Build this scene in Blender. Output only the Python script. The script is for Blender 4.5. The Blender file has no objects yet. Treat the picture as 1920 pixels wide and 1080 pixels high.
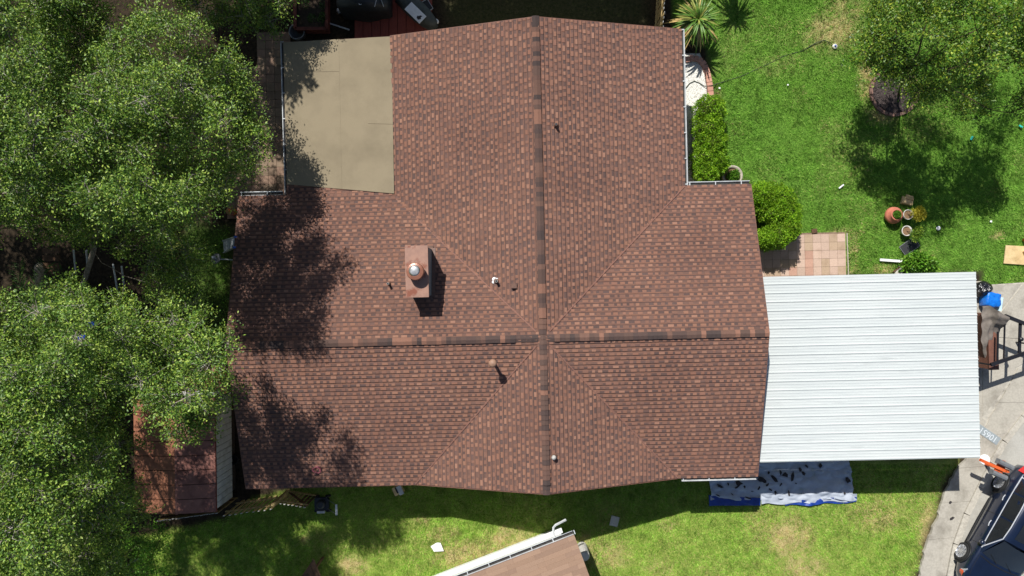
import bpy, bmesh, math, random
import numpy as np
from mathutils import Vector, Matrix, Euler

random.seed(7)
RNG = np.random.default_rng(7)
scene = bpy.context.scene
COL = scene.collection

# ------------------------------------------------------------------ camera, sky, sun, exposure
CAM_H, FOC = 25.1, 1280.0            # metres above the ground, focal length in photo pixels
cam_data = bpy.data.cameras.new("camera")
cam_data.sensor_width = 36.0
cam_data.lens = 36.0 * FOC / 1920.0
cam_data.clip_end = 600.0
cam = bpy.data.objects.new("camera", cam_data)
cam.location = (0, 0, CAM_H)
COL.objects.link(cam)
scene.camera = cam

SUN_DIR = Vector((-0.377, 0.742, 1.0)).normalized()       # towards the sun
world = bpy.data.worlds.new("World")
scene.world = world
world.use_nodes = True
wn = world.node_tree.nodes
wl = world.node_tree.links
bgn = wn["Background"]
sky = wn.new("ShaderNodeTexSky")
sky.sky_type = 'NISHITA'
sky.sun_disc = False
sky.sun_elevation = math.asin(SUN_DIR.z)
sky.sun_rotation = math.atan2(SUN_DIR.x, SUN_DIR.y)
wl.new(sky.outputs[0], bgn.inputs[0])
bgn.inputs[1].default_value = 0.065
sun_data = bpy.data.lights.new("sun", 'SUN')
sun_data.energy = 4.5
sun_data.angle = math.radians(0.5)
sun_data.color = (1.0, 0.975, 0.93)
sun = bpy.data.objects.new("sun", sun_data)
sun.rotation_euler = (-SUN_DIR).to_track_quat('-Z', 'Y').to_euler()
sun.location = (0, 0, 40)
COL.objects.link(sun)
scene.view_settings.view_transform = 'Standard'
scene.view_settings.look = 'None'
scene.view_settings.exposure = 0.35
scene.view_settings.gamma = 1.0
scene.cycles.max_bounces = 6
scene.cycles.transparent_max_bounces = 6


# ------------------------------------------------------------------ helpers
def P(px, py, z=0.0):
    d = CAM_H - z
    return Vector(((px - 960) * d / FOC, (540 - py) * d / FOC, z))


def lerp(a, b, t):
    return a + (b - a) * t


def srgb(r, g, b):
    f = lambda c: (c / 255 / 12.92) if c / 255 <= 0.04045 else ((c / 255 + 0.055) / 1.055) ** 2.4
    return (f(r), f(g), f(b))


MATS = {}


def M(name, c1, c2=None, scale=6.0, rough=0.8, bump=0.0, bscale=None, metal=0.0, spec=0.4, detail=5.0,
      lo=0.35, hi=0.65, c3=None, scale3=0.8, lo3=0.5, hi3=0.7, attr=None, coat=0.0, stretch=None):
    """mottled procedural surface: c1/c2 by fine noise, c3 by broad stains; attr multiplies in a colour attribute"""
    m = bpy.data.materials.new(name)
    m.use_nodes = True
    nt = m.node_tree
    n, l = nt.nodes, nt.links
    p = n["Principled BSDF"]
    p.inputs["Roughness"].default_value = rough
    p.inputs["Metallic"].default_value = metal
    p.inputs["Specular IOR Level"].default_value = spec
    p.inputs["Coat Weight"].default_value = coat
    p.inputs["Coat Roughness"].default_value = 0.04
    geo = n.new("ShaderNodeNewGeometry")
    vec = geo.outputs["Position"]
    if stretch:
        tc = n.new("ShaderNodeTexCoord")
        mp = n.new("ShaderNodeMapping")
        mp.inputs["Scale"].default_value = stretch
        l.new(tc.outputs["Object"], mp.inputs[0])
        vec = mp.outputs[0]
    nz = n.new("ShaderNodeTexNoise")
    nz.inputs["Scale"].default_value = scale
    nz.inputs["Detail"].default_value = detail
    nz.inputs["Roughness"].default_value = 0.65
    l.new(vec, nz.inputs["Vector"])
    mr = n.new("ShaderNodeMapRange")
    mr.inputs[1].default_value = lo
    mr.inputs[2].default_value = hi
    l.new(nz.outputs[0], mr.inputs[0])
    mix = n.new("ShaderNodeMix")
    mix.data_type = 'RGBA'
    mix.inputs[6].default_value = (*c1, 1)
    mix.inputs[7].default_value = (*(c2 or c1), 1)
    l.new(mr.outputs[0], mix.inputs[0])
    out = mix.outputs[2]
    if c3:
        nz3 = n.new("ShaderNodeTexNoise")
        nz3.inputs["Scale"].default_value = scale3
        nz3.inputs["Detail"].default_value = 6
        nz3.inputs["Roughness"].default_value = 0.6
        l.new(vec, nz3.inputs["Vector"])
        mr3 = n.new("ShaderNodeMapRange")
        mr3.inputs[1].default_value = lo3
        mr3.inputs[2].default_value = hi3
        l.new(nz3.outputs[0], mr3.inputs[0])
        mx3 = n.new("ShaderNodeMix")
        mx3.data_type = 'RGBA'
        mx3.inputs[7].default_value = (*c3, 1)
        l.new(out, mx3.inputs[6])
        l.new(mr3.outputs[0], mx3.inputs[0])
        out = mx3.outputs[2]
    if attr:
        at = n.new("ShaderNodeAttribute")
        at.attribute_name = attr
        mu = n.new("ShaderNodeMix")
        mu.data_type = 'RGBA'
        mu.blend_type = 'MULTIPLY'
        mu.inputs[0].default_value = 1
        l.new(out, mu.inputs[6])
        l.new(at.outputs["Color"], mu.inputs[7])
        out = mu.outputs[2]
    l.new(out, p.inputs["Base Color"])
    if bump:
        bz = n.new("ShaderNodeTexNoise")
        bz.inputs["Scale"].default_value = bscale or scale * 3
        bz.inputs["Detail"].default_value = 4
        l.new(vec, bz.inputs["Vector"])
        b = n.new("ShaderNodeBump")
        b.inputs["Strength"].default_value = bump
        b.inputs["Distance"].default_value = 0.02
        l.new(bz.outputs[0], b.inputs["Height"])
        l.new(b.outputs[0], p.inputs["Normal"])
    MATS[name] = m
    return m


def leafmat(name, cols, trans=0.3, rough=0.45, spec=0.35):
    """leaf blades: one colour per leaf island, some light passes through"""
    m = bpy.data.materials.new(name)
    m.use_nodes = True
    n, l = m.node_tree.nodes, m.node_tree.links
    p = n["Principled BSDF"]
    p.inputs["Roughness"].default_value = rough
    p.inputs["Specular IOR Level"].default_value = spec
    geo = n.new("ShaderNodeNewGeometry")
    cr = n.new("ShaderNodeValToRGB")
    e = cr.color_ramp.elements
    k = len(cols)
    while len(e) < k:
        e.new(0.5)
    for i, c in enumerate(cols):
        e[i].position = i / (k - 1)
        e[i].color = (*c, 1)
    l.new(geo.outputs["Random Per Island"], cr.inputs[0])
    nz = n.new("ShaderNodeTexNoise")
    nz.inputs["Scale"].default_value = 2.6
    nz.inputs["Detail"].default_value = 4
    l.new(geo.outputs["Position"], nz.inputs["Vector"])
    mr = n.new("ShaderNodeMapRange")
    mr.inputs[1].default_value = 0.3
    mr.inputs[2].default_value = 0.7
    mr.inputs[3].default_value = 0.6
    mr.inputs[4].default_value = 1.4
    l.new(nz.outputs[0], mr.inputs[0])
    vm = n.new("ShaderNodeVectorMath")
    vm.operation = 'SCALE'
    l.new(cr.outputs[0], vm.inputs[0])
    l.new(mr.outputs[0], vm.inputs[3])
    l.new(vm.outputs[0], p.inputs["Base Color"])
    tr = n.new("ShaderNodeBsdfTranslucent")
    l.new(vm.outputs[0], tr.inputs[0])
    ms = n.new("ShaderNodeMixShader")
    ms.inputs[0].default_value = trans
    l.new(p.outputs[0], ms.inputs[1])
    l.new(tr.outputs[0], ms.inputs[2])
    l.new(ms.outputs[0], n["Material Output"].inputs[0])
    MATS[name] = m
    return m


class MB:
    """collects faces for ONE mesh object"""

    def __init__(self):
        self.v, self.f, self.c, self.mi = [], [], [], []
        self.col, self.m = None, 0

    def face(self, pts, col=None):
        i = len(self.v)
        self.v.extend([tuple(p) for p in pts])
        self.f.append(tuple(range(i, i + len(pts))))
        self.c.append(col if col is not None else self.col)
        self.mi.append(self.m)

    def grid_faces(self, idx_faces, verts, col=None):
        i = len(self.v)
        self.v.extend([tuple(p) for p in verts])
        for f in idx_faces:
            self.f.append(tuple(i + k for k in f))
            self.c.append(col if col is not None else self.col)
            self.mi.append(self.m)

    def hexa(self, b, t, col=None):
        """b, t: 4 bottom and 4 top points, counter-clockwise seen from above"""
        fs = [(3, 2, 1, 0), (4, 5, 6, 7), (0, 1, 5, 4), (1, 2, 6, 5), (2, 3, 7, 6), (3, 0, 4, 7)]
        self.grid_faces(fs, list(b) + list(t), col)

    def box(self, c, s, rz=0.0, col=None, mat=None):
        x, y, z = s[0] / 2, s[1] / 2, s[2] / 2
        R = Matrix.Rotation(rz, 3, 'Z') if mat is None else mat
        c = Vector(c)
        q = [(-x, -y), (x, -y), (x, y), (-x, y)]
        self.hexa([c + R @ Vector((a, b, -z)) for a, b in q], [c + R @ Vector((a, b, z)) for a, b in q], col)

    def bar(self, p0, p1, w, h, col=None, up=(0, 0, 1)):
        p0, p1 = Vector(p0), Vector(p1)
        d = (p1 - p0)
        L = d.length
        d.normalize()
        u = Vector(up)
        if abs(d.dot(u)) > 0.98:
            u = Vector((0, 1, 0))
        s = d.cross(u).normalized()
        u = s.cross(d).normalized()
        R = Matrix((d, -s, u)).transposed()
        self.box((p0 + p1) / 2, (L, w, h), mat=R, col=col)

    def prism(self, poly, z0, z1, col=None):
        n = len(poly)
        b = [Vector((p[0], p[1], z0)) for p in poly]
        t = [Vector((p[0], p[1], z1)) for p in poly]
        fs = [tuple(range(n - 1, -1, -1)), tuple(range(n, 2 * n))]
        for i in range(n):
            j = (i + 1) % n
            fs.append((i, j, n + j, n + i))
        self.grid_faces(fs, b + t, col)

    def tube(self, pts, rad, n=8, col=None, cap=True):
        pts = [Vector(p) for p in pts]
        k = len(pts)
        if not hasattr(rad, '__len__'):
            rad = [rad] * k
        vs, fs = [], []
        ref = Vector((0.31, 0.2, 0.93)).normalized()
        prev = None
        for i, p in enumerate(pts):
            d = (pts[min(i + 1, k - 1)] - pts[max(i - 1, 0)])
            if d.length < 1e-9:
                d = Vector((0, 0, 1))
            d.normalize()
            r = prev if prev is not None else (ref if abs(d.dot(ref)) < 0.95 else Vector((1, 0, 0)))
            s = (r - d * r.dot(d))
            if s.length < 1e-5:
                s = d.orthogonal()
            s.normalize()
            prev = s
            t = d.cross(s)
            for j in range(n):
                a = 2 * math.pi * j / n
                vs.append(p + (s * math.cos(a) + t * math.sin(a)) * rad[i])
        for i in range(k - 1):
            for j in range(n):
                jj = (j + 1) % n
                fs.append((i * n + j, i * n + jj, (i + 1) * n + jj, (i + 1) * n + j))
        if cap:
            fs.append(tuple(range(n - 1, -1, -1)))
            fs.append(tuple((k - 1) * n + j for j in range(n)))
        self.grid_faces(fs, vs, col)

    def lathe(self, prof, c=(0, 0, 0), n=20, col=None, axis=None):
        """prof: (radius, height) pairs, turned about z at c (or about axis)"""
        c = Vector(c)
        R = Matrix.Identity(3) if axis is None else Vector(axis).normalized().to_track_quat('Z', 'Y').to_matrix()
        vs, fs = [], []
        k = len(prof)
        for r, z in prof:
            for j in range(n):
                a = 2 * math.pi * j / n
                vs.append(c + R @ Vector((r * math.cos(a), r * math.sin(a), z)))
        for i in range(k - 1):
            for j in range(n):
                jj = (j + 1) % n
                fs.append((i * n + j, i * n + jj, (i + 1) * n + jj, (i + 1) * n + j))
        if prof[0][0] > 1e-4:
            fs.append(tuple(range(n - 1, -1, -1)))
        if prof[-1][0] > 1e-4:
            fs.append(tuple((k - 1) * n + j for j in range(n)))
        self.grid_faces(fs, vs, col)

    def mesh(self, name, mats, smooth=False):
        me = bpy.data.meshes.new(name)
        me.from_pydata(self.v, [], self.f)
        for m in (mats if isinstance(mats, (list, tuple)) else [mats]):
            me.materials.append(m)
        if any(self.mi):
            me.polygons.foreach_set("material_index", self.mi)
        if any(c is not None for c in self.c):
            ca = me.color_attributes.new("Col", 'FLOAT_COLOR', 'CORNER')
            arr = np.ones((len(me.loops), 4), dtype=np.float32)
            k = 0
            for f, c in zip(self.f, self.c):
                if c is not None:
                    arr[k:k + len(f), :3] = c
                k += len(f)
            ca.data.foreach_set("color", arr.ravel())
        if smooth:
            me.polygons.foreach_set("use_smooth", [True] * len(self.f))
        me.update()
        return me

    def build(self, name, mats, parent=None, smooth=False, loc=None, rot=None):
        return link(name, self.mesh(name, mats, smooth), parent, loc, rot)


def link(name, me, parent=None, loc=None, rot=None):
    o = bpy.data.objects.new(name, me)
    COL.objects.link(o)
    if parent is not None:
        o.parent = parent
    if loc is not None:
        o.location = loc
    if rot is not None:
        o.rotation_euler = rot if hasattr(rot, '__len__') else (0, 0, rot)
    return o


def tag(o, label=None, cat=None, group=None, kind=None):
    for k, v in (("label", label), ("category", cat), ("group", group), ("kind", kind)):
        if v:
            o[k] = v
    return o


def thing(name, label, cat, loc=(0, 0, 0), rz=0.0, group=None):
    o = bpy.data.objects.new(name, None)
    o.empty_display_size = 0.2
    COL.objects.link(o)
    o.location = loc
    o.rotation_euler = (0, 0, rz)
    return tag(o, label, cat, group)


def np_mesh(name, V, F, mat, smooth=False):
    """V (n,3), F (m,k) equal-sided faces"""
    me = bpy.data.meshes.new(name)
    m, k = F.shape
    me.vertices.add(len(V))
    me.vertices.foreach_set("co", np.ascontiguousarray(V, dtype=np.float32).ravel())
    me.loops.add(m * k)
    me.loops.foreach_set("vertex_index", np.ascontiguousarray(F, dtype=np.int32).ravel())
    me.polygons.add(m)
    me.polygons.foreach_set("loop_start", np.arange(0, m * k, k, dtype=np.int32))
    me.materials.append(mat)
    me.update(calc_edges=True)
    return me


def unit(a):
    return a / (np.linalg.norm(a, axis=1, keepdims=True) + 1e-9)


def leaf_cards(C, D, N, L, W):
    """rhombic leaves: base point C, long axis D, normal N, lengths L, widths W; slightly folded along the midrib"""
    n = len(C)
    D = unit(D)
    S = unit(np.cross(D, N))
    U = np.cross(S, D)
    L = L[:, None]
    W = W[:, None]
    V = np.empty((n, 4, 3))
    V[:, 0] = C
    V[:, 1] = C + D * L * 0.5 + S * W * 0.5 + U * W * 0.22
    V[:, 2] = C + D * L
    V[:, 3] = C + D * L * 0.5 - S * W * 0.5 + U * W * 0.22
    F = np.arange(n * 4).reshape(n, 4)
    # two triangles sharing the midrib
    T = np.concatenate([F[:, [0, 1, 2]], F[:, [0, 2, 3]]])
    return V.reshape(-1, 3), T


def in_poly(x, y, poly):
    poly = np.asarray(poly, float)
    inside = np.zeros(len(x), bool)
    j = len(poly) - 1
    for i in range(len(poly)):
        xi, yi = poly[i]
        xj, yj = poly[j]
        c = ((yi > y) != (yj > y)) & (x < (xj - xi) * (y - yi) / (yj - yi + 1e-12) + xi)
        inside ^= c
        j = i
    return inside


def edge_dist(x, y, poly):
    poly = np.asarray(poly, float)
    d = np.full(len(x), 1e9)
    for i in range(len(poly)):
        a, b = poly[i], poly[(i + 1) % len(poly)]
        ab = b - a
        t = np.clip(((x - a[0]) * ab[0] + (y - a[1]) * ab[1]) / (ab @ ab + 1e-12), 0, 1)
        d = np.minimum(d, np.hypot(x - a[0] - t * ab[0], y - a[1] - t * ab[1]))
    return d


def poly_px(pts, z=0.0):
    return [tuple(P(x, y, z)[:2]) for x, y in pts]


def vnoise(x, y, scale, seed):
    """cheap smooth value noise 0..1"""
    r = np.random.default_rng(seed).random((64, 64))
    u, v = x * scale, y * scale
    i, j = np.floor(u).astype(int), np.floor(v).astype(int)
    fu, fv = u - i, v - j
    fu, fv = fu * fu * (3 - 2 * fu), fv * fv * (3 - 2 * fv)
    g = lambda a, b: r[a % 64, b % 64]
    return (g(i, j) * (1 - fu) + g(i + 1, j) * fu) * (1 - fv) + (g(i, j + 1) * (1 - fu) + g(i + 1, j + 1) * fu) * fv

# ------------------------------------------------------------------ materials
M("shingle", (0.86, 0.86, 0.86), (1.14, 1.12, 1.1), scale=55, rough=0.92, bump=0.5, bscale=160, spec=0.15, attr="Col",
  c3=(0.84, 0.82, 0.82), scale3=0.35, lo3=0.42, hi3=0.72)
M("deck_under", srgb(96, 66, 56), srgb(80, 58, 52), scale=20, rough=0.9, bump=0.3)
M("rolled_roof", srgb(138, 126, 104), srgb(146, 134, 111), scale=70, rough=0.95, bump=0.25, bscale=200, spec=0.1,
  c3=srgb(126, 115, 95), scale3=0.8, lo3=0.45, hi3=0.75)
M("white_paint", srgb(226, 228, 226), srgb(208, 210, 208), scale=3, rough=0.5, c3=srgb(180, 178, 170), scale3=5, lo3=0.6, hi3=0.8)
M("gutter_white", srgb(205, 208, 208), srgb(176, 178, 178), scale=4, rough=0.45, spec=0.4)
M("dark_gutter_in", srgb(70, 68, 66), srgb(50, 46, 42), scale=9, rough=0.9)
M("house_wall", srgb(196, 186, 170), srgb(182, 172, 156), scale=5, rough=0.85, bump=0.2)
M("fascia", srgb(120, 84, 70), srgb(104, 74, 62), scale=6, rough=0.7)
M("flashing_rust", srgb(160, 122, 104), srgb(142, 108, 93), scale=5, rough=0.45, spec=0.5, c3=srgb(128, 74, 54), scale3=2.2, lo3=0.56, hi3=0.64)
M("chimney_side", srgb(128, 140, 140), srgb(108, 118, 118), scale=6, rough=0.7)
M("bare_metal", srgb(214, 214, 212), srgb(180, 180, 178), scale=9, rough=0.3, metal=0.6)
M("rust_cap", srgb(160, 108, 86), srgb(142, 92, 72), scale=6, rough=0.35, spec=0.6, metal=0.2)
M("brown_vent", srgb(112, 82, 68), srgb(94, 70, 60), scale=10, rough=0.6)
M("pipe_tan", srgb(158, 124, 102), srgb(142, 111, 92), scale=12, rough=0.6)
M("pipe_grey", srgb(190, 186, 178), srgb(160, 156, 150), scale=12, rough=0.6)
M("carport_metal", srgb(200, 204, 201), srgb(191, 196, 194), scale=1.2, rough=0.32, spec=0.5, c3=srgb(166, 170, 168), scale3=3.0,
  lo3=0.58, hi3=0.9, metal=0.0, stretch=(0.35, 3, 1))
M("concrete", srgb(180, 174, 161), srgb(164, 158, 146), scale=14, rough=0.9, bump=0.25, bscale=60, spec=0.2,
  c3=srgb(128, 122, 111), scale3=1.5, lo3=0.48, hi3=0.78)
M("street_concrete", srgb(180, 177, 168), srgb(168, 165, 156), scale=18, rough=0.9, bump=0.2, bscale=70, spec=0.2,
  c3=srgb(146, 142, 132), scale3=0.9, lo3=0.45, hi3=0.75)
M("curb_grey", srgb(190, 184, 170), srgb(166, 160, 148), scale=9, rough=0.9, bump=0.3, c3=srgb(132, 126, 116), scale3=2.2)
M("number_grey", srgb(150, 158, 160), srgb(138, 146, 148), scale=10, rough=0.8)
M("number_white", srgb(214, 220, 222), srgb(190, 196, 200), scale=18, rough=0.7)
M("paver_pink", (0.92, 0.92, 0.92), (1.08, 1.08, 1.08), scale=24, rough=0.9, bump=0.25, bscale=80, spec=0.15, attr="Col",
  c3=(0.8, 0.78, 0.76), scale3=2.5, lo3=0.52, hi3=0.72)
M("mortar_soil", srgb(140, 118, 100), srgb(118, 98, 82), scale=20, rough=1.0)
M("gravel_white", srgb(236, 234, 226), srgb(206, 202, 192), scale=40, rough=0.85, spec=0.2)
M("gravel_bed", srgb(196, 192, 182), srgb(150, 146, 136), scale=45, rough=0.95, bump=0.6, bscale=60)
M("bark_oak", srgb(150, 140, 128), srgb(104, 95, 84), scale=9, rough=0.95, bump=0.7, bscale=26, spec=0.1)
M("twig_grey", srgb(184, 177, 168), srgb(146, 137, 126), scale=7, rough=0.9, spec=0.15)
M("bark_dark", srgb(92, 78, 64), srgb(66, 55, 46), scale=9, rough=0.95, bump=0.6, bscale=26, spec=0.1)
leafmat("leaf_oak", [srgb(66, 96, 40), srgb(88, 122, 48), srgb(108, 140, 54), srgb(134, 162, 60), srgb(166, 182, 82)], trans=0.22, rough=0.45, spec=0.4)
leafmat("leaf_under", [srgb(50, 80, 34), srgb(66, 98, 40), srgb(86, 116, 48)], trans=0.28, rough=0.5)
leafmat("leaf_lawn_tree", [srgb(62, 98, 32), srgb(84, 120, 38), srgb(110, 140, 44), srgb(160, 172, 58)], trans=0.25, rough=0.42, spec=0.45)
leafmat("leaf_hedge", [srgb(92, 138, 24), srgb(112, 158, 28), srgb(134, 174, 36), srgb(160, 192, 52)], trans=0.25, rough=0.5)
leafmat("leaf_yellow", [srgb(150, 156, 44), srgb(186, 176, 54), srgb(206, 188, 70)], trans=0.3)
leafmat("leaf_bright", [srgb(70, 120, 30), srgb(96, 146, 40), srgb(130, 170, 56)], trans=0.3)
leafmat("leaf_cycad", [srgb(86, 116, 38), srgb(126, 136, 52), srgb(190, 168, 96), srgb(206, 180, 112)], trans=0.2)
leafmat("grass_blade", [srgb(92, 138, 50), srgb(114, 162, 58), srgb(132, 178, 68), srgb(166, 198, 96)], trans=0.3, rough=0.6, spec=0.2)
leafmat("grass_yellow", [srgb(112, 158, 54), srgb(134, 176, 62), srgb(156, 192, 80), srgb(194, 208, 118)], trans=0.3, rough=0.6, spec=0.2)
leafmat("grass_dry", [srgb(150, 140, 84), srgb(186, 168, 112), srgb(206, 190, 140)], trans=0.2, rough=0.8, spec=0.1)
M("red_deck", srgb(150, 74, 58), srgb(132, 62, 50), scale=5, rough=0.75, bump=0.2, stretch=(14, 1.5, 4), c3=srgb(112, 58, 48), scale3=2)
M("red_brown_wood", srgb(118, 62, 50), srgb(96, 50, 42), scale=6, rough=0.8)
M("shed_red", srgb(154, 106, 93), srgb(137, 92, 81), scale=5, rough=0.7, c3=srgb(104, 66, 58), scale3=1.6, bump=0.15)
M("shed_orange", srgb(158, 104, 76), srgb(136, 88, 66), scale=6, rough=0.8, c3=srgb(122, 76, 54), scale3=1.8, bump=0.15)
M("shed_siding", srgb(206, 206, 200), srgb(192, 192, 188), scale=4, rough=0.6, c3=srgb(170, 166, 152), scale3=2.0, lo3=0.55, hi3=0.75)
M("dark_soil", srgb(74, 62, 50), srgb(56, 46, 38), scale=14, rough=1.0, bump=0.5)
M("fence_wood", srgb(188, 164, 112), srgb(164, 140, 92), scale=5, rough=0.85, c3=srgb(126, 106, 72), scale3=4, stretch=(6, 6, 1.2))
M("fence_top", srgb(206, 204, 196), srgb(180, 176, 166), scale=9, rough=0.85)
M("weathered_wood", srgb(110, 82, 58), srgb(86, 62, 44), scale=5, rough=0.9, c3=srgb(66, 50, 38), scale3=3)
M("neighbour_shingle", (0.9, 0.9, 0.9), (1.08, 1.08, 1.08), scale=40, rough=0.95, bump=0.3, bscale=120, spec=0.1, attr="Col")
M("black_plastic", srgb(38, 40, 42), srgb(28, 30, 32), scale=8, rough=0.45, spec=0.5)
M("black_cover", srgb(46, 50, 52), srgb(34, 37, 39), scale=4, rough=0.5, bump=0.5, bscale=9, spec=0.5)
M("grey_cover", srgb(84, 88, 84), srgb(66, 70, 66), scale=4, rough=0.7, bump=0.4, bscale=8)
M("black_steel", srgb(34, 34, 38), srgb(26, 26, 30), scale=10, rough=0.4, spec=0.5)
M("tarp_grey", srgb(178, 184, 194), srgb(160, 168, 180), scale=3, rough=0.6, bump=0.25, bscale=10, spec=0.3)
M("tarp_blue", srgb(32, 66, 150), srgb(26, 54, 128), scale=6, rough=0.4, spec=0.5, bump=0.4, bscale=20)
M("bag_blue", srgb(22, 122, 220), srgb(16, 100, 196), scale=9, rough=0.35, bump=0.6, bscale=16, spec=0.6)
M("bag_black", srgb(30, 30, 34), srgb(20, 20, 24), scale=9, rough=0.25, bump=0.8, bscale=22, spec=0.7)
M("cloth_taupe", srgb(124, 116, 108), srgb(106, 98, 92), scale=5, rough=0.85, bump=0.5, bscale=12)
M("pale_plastic", srgb(196, 222, 230), srgb(176, 206, 216), scale=6, rough=0.3, spec=0.5)
M("brown_box", srgb(122, 82, 66), srgb(102, 68, 56), scale=5, rough=0.7)
M("scrap_dark", srgb(62, 58, 58), srgb(46, 42, 42), scale=12, rough=0.95, bump=0.4)
M("terracotta", srgb(196, 120, 96), srgb(180, 106, 84), scale=6, rough=0.75)
M("pot_white", srgb(214, 210, 202), srgb(190, 186, 178), scale=8, rough=0.6)
M("potting_soil", srgb(140, 112, 84), srgb(104, 82, 62), scale=30, rough=1.0, bump=0.5)
M("barrel_stone", srgb(186, 178, 160), srgb(160, 150, 134), scale=12, rough=0.9)
M("cardboard", srgb(216, 190, 142), srgb(200, 172, 124), scale=4, rough=0.85, c3=srgb(180, 152, 106), scale3=3)
M("cardboard_edge", srgb(190, 160, 112), srgb(176, 146, 100), scale=6, rough=0.9)
M("screen_black", srgb(56, 56, 60), srgb(44, 44, 48), scale=60, rough=0.8)
M("aluminium", srgb(190, 194, 196), srgb(170, 174, 176), scale=10, rough=0.35, metal=0.5)
M("paper_white", srgb(236, 236, 234), srgb(222, 222, 220), scale=5, rough=0.7)
M("stone_slab", srgb(196, 192, 182), srgb(176, 172, 162), scale=10, rough=0.9)
M("hose_dark", srgb(64, 72, 58), srgb(52, 58, 48), scale=12, rough=0.5)
M("hose_pink", srgb(158, 84, 94), srgb(140, 74, 84), scale=12, rough=0.5)
M("teal_plastic", srgb(60, 190, 170), srgb(50, 170, 154), scale=12, rough=0.4)
M("blue_plastic", srgb(40, 84, 170), srgb(34, 70, 150), scale=12, rough=0.4)
M("orange_paint", srgb(216, 100, 48), srgb(196, 86, 40), scale=6, rough=0.55)
M("mailbox_grey", srgb(120, 122, 124), srgb(104, 106, 108), scale=9, rough=0.45)
M("mulch", srgb(84, 74, 70), srgb(54, 47, 46), scale=26, rough=1.0, bump=0.8, bscale=40)
M("mulch_chip", srgb(104, 92, 88), srgb(58, 50, 48), scale=14, rough=1.0)
M("brick_ring", srgb(136, 104, 90), srgb(112, 88, 78), scale=9, rough=0.9, bump=0.3)
M("tile_tan", (0.9, 0.9, 0.9), (1.1, 1.1, 1.1), scale=9, rough=0.85, bump=0.2, attr="Col", c3=(0.72, 0.7, 0.68), scale3=2.0)
M("palm_bark", srgb(150, 138, 120), srgb(96, 86, 74), scale=12, rough=0.95, bump=0.6)
M("car_paint", srgb(20, 33, 58), srgb(17, 28, 50), scale=2, rough=0.28, spec=0.6, coat=1.0, metal=0.25)
M("car_glass", (0.012, 0.014, 0.017), (0.016, 0.018, 0.02), scale=2, rough=0.04, spec=0.8, coat=0.6)
M("car_trim", srgb(30, 31, 33), srgb(24, 25, 27), scale=8, rough=0.55)
M("chrome", srgb(220, 222, 226), srgb(205, 207, 212), scale=8, rough=0.25, metal=0.35)
M("tyre", srgb(36, 36, 37), srgb(28, 28, 29), scale=12, rough=0.85)
M("rim_alloy", srgb(208, 210, 214), srgb(190, 192, 196), scale=8, rough=0.25, metal=0.8)
M("tail_red", srgb(214, 28, 34), srgb(196, 20, 28), scale=8, rough=0.2, coat=0.8)
M("head_clear", srgb(200, 204, 210), srgb(150, 154, 160), scale=8, rough=0.1, coat=1.0, metal=0.4)
M("signal_orange", srgb(220, 90, 40), srgb(200, 80, 34), scale=8, rough=0.25, coat=0.6)
M("soccer_white", srgb(220, 222, 226), srgb(70, 80, 110), scale=14, rough=0.5, lo=0.52, hi=0.56)
mt = MATS


# ------------------------------------------------------------------ ground
EAST_LAWN = [(1258, -260), (2500, -260), (2500, 560), (1840, 545), (1838, 512), (1432, 520), (1400, 340), (1330, 345), (1336, 175), (1320, 95), (1258, 60)]
SOUTH_LAWN = [(-500, 1010), (250, 1000), (420, 968), (470, 930), (700, 880), (1420, 860), (1810, 850), (1790, 880), (1770, 925), (1755, 975), (1733, 1026), (1724, 1080), (1690, 1500), (-500, 1500)]
MOSS = [(340, 410), (445, 420), (440, 600), (420, 640), (330, 560)]
NORTH_STRIP = [(820, -260), (1225, -260), (1225, 60), (820, 70)]


def bare_amount(px, py):
    """1 = bare soil, 0 = closed turf; px, py are ground positions in photo pixels"""
    b = np.ones(len(px))
    jit = 7 * (vnoise(px, py, 1 / 14, 3) - 0.5) + 8 * (vnoise(px, py, 1 / 40, 4) - 0.5)
    for poly, soft, amount in ((EAST_LAWN, 10, 1.0), (SOUTH_LAWN, 14, 1.0), (MOSS, 20, 0.4), (NORTH_STRIP, 30, 0.1)):
        ins = in_poly(px, py, poly)
        d = edge_dist(px, py, poly) + jit
        w = np.where(ins, np.clip(d / soft, 0, 1), 0) * amount
        b = np.minimum(b, 1 - w)
    return b


DRY_SPOTS = [(1560, 60, 80, 50, .8), (1590, 15, 60, 30, .5), (1625, 150, 25, 60, .8), (1655, 215, 40, 25, .8), (1480, 1010, 60, 60, .8), (1505, 1060, 60, 40, .75),
             (1640, 965, 80, 44, .55), (1740, 1000, 22, 90, .9), (880, 1040, 90, 36, .85), (830, 1000, 40, 20, .55), (960, 1010, 70, 30, .8),
             (1130, 1040, 70, 40, .6), (790, 975, 22, 12, .7), (945, 990, 14, 9, .8), (1600, 480, 16, 60, .65), (1660, 505, 30, 14, .7),
             (1380, 350, 30, 20, .6), (1585, 435, 50, 10, .6), (1870, 440, 20, 10, .6), (660, 1060, 40, 26, .9), (1250, 985, 26, 14, .5),
             (1460, 120, 60, 30, .25), (1345, 190, 12, 40, .5), (570, 1010, 14, 10, .7), (1425, 990, 40, 60, .4), (1240, 1060, 50, 30, .3), (1095, 1010, 24, 16, .6)]


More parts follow.
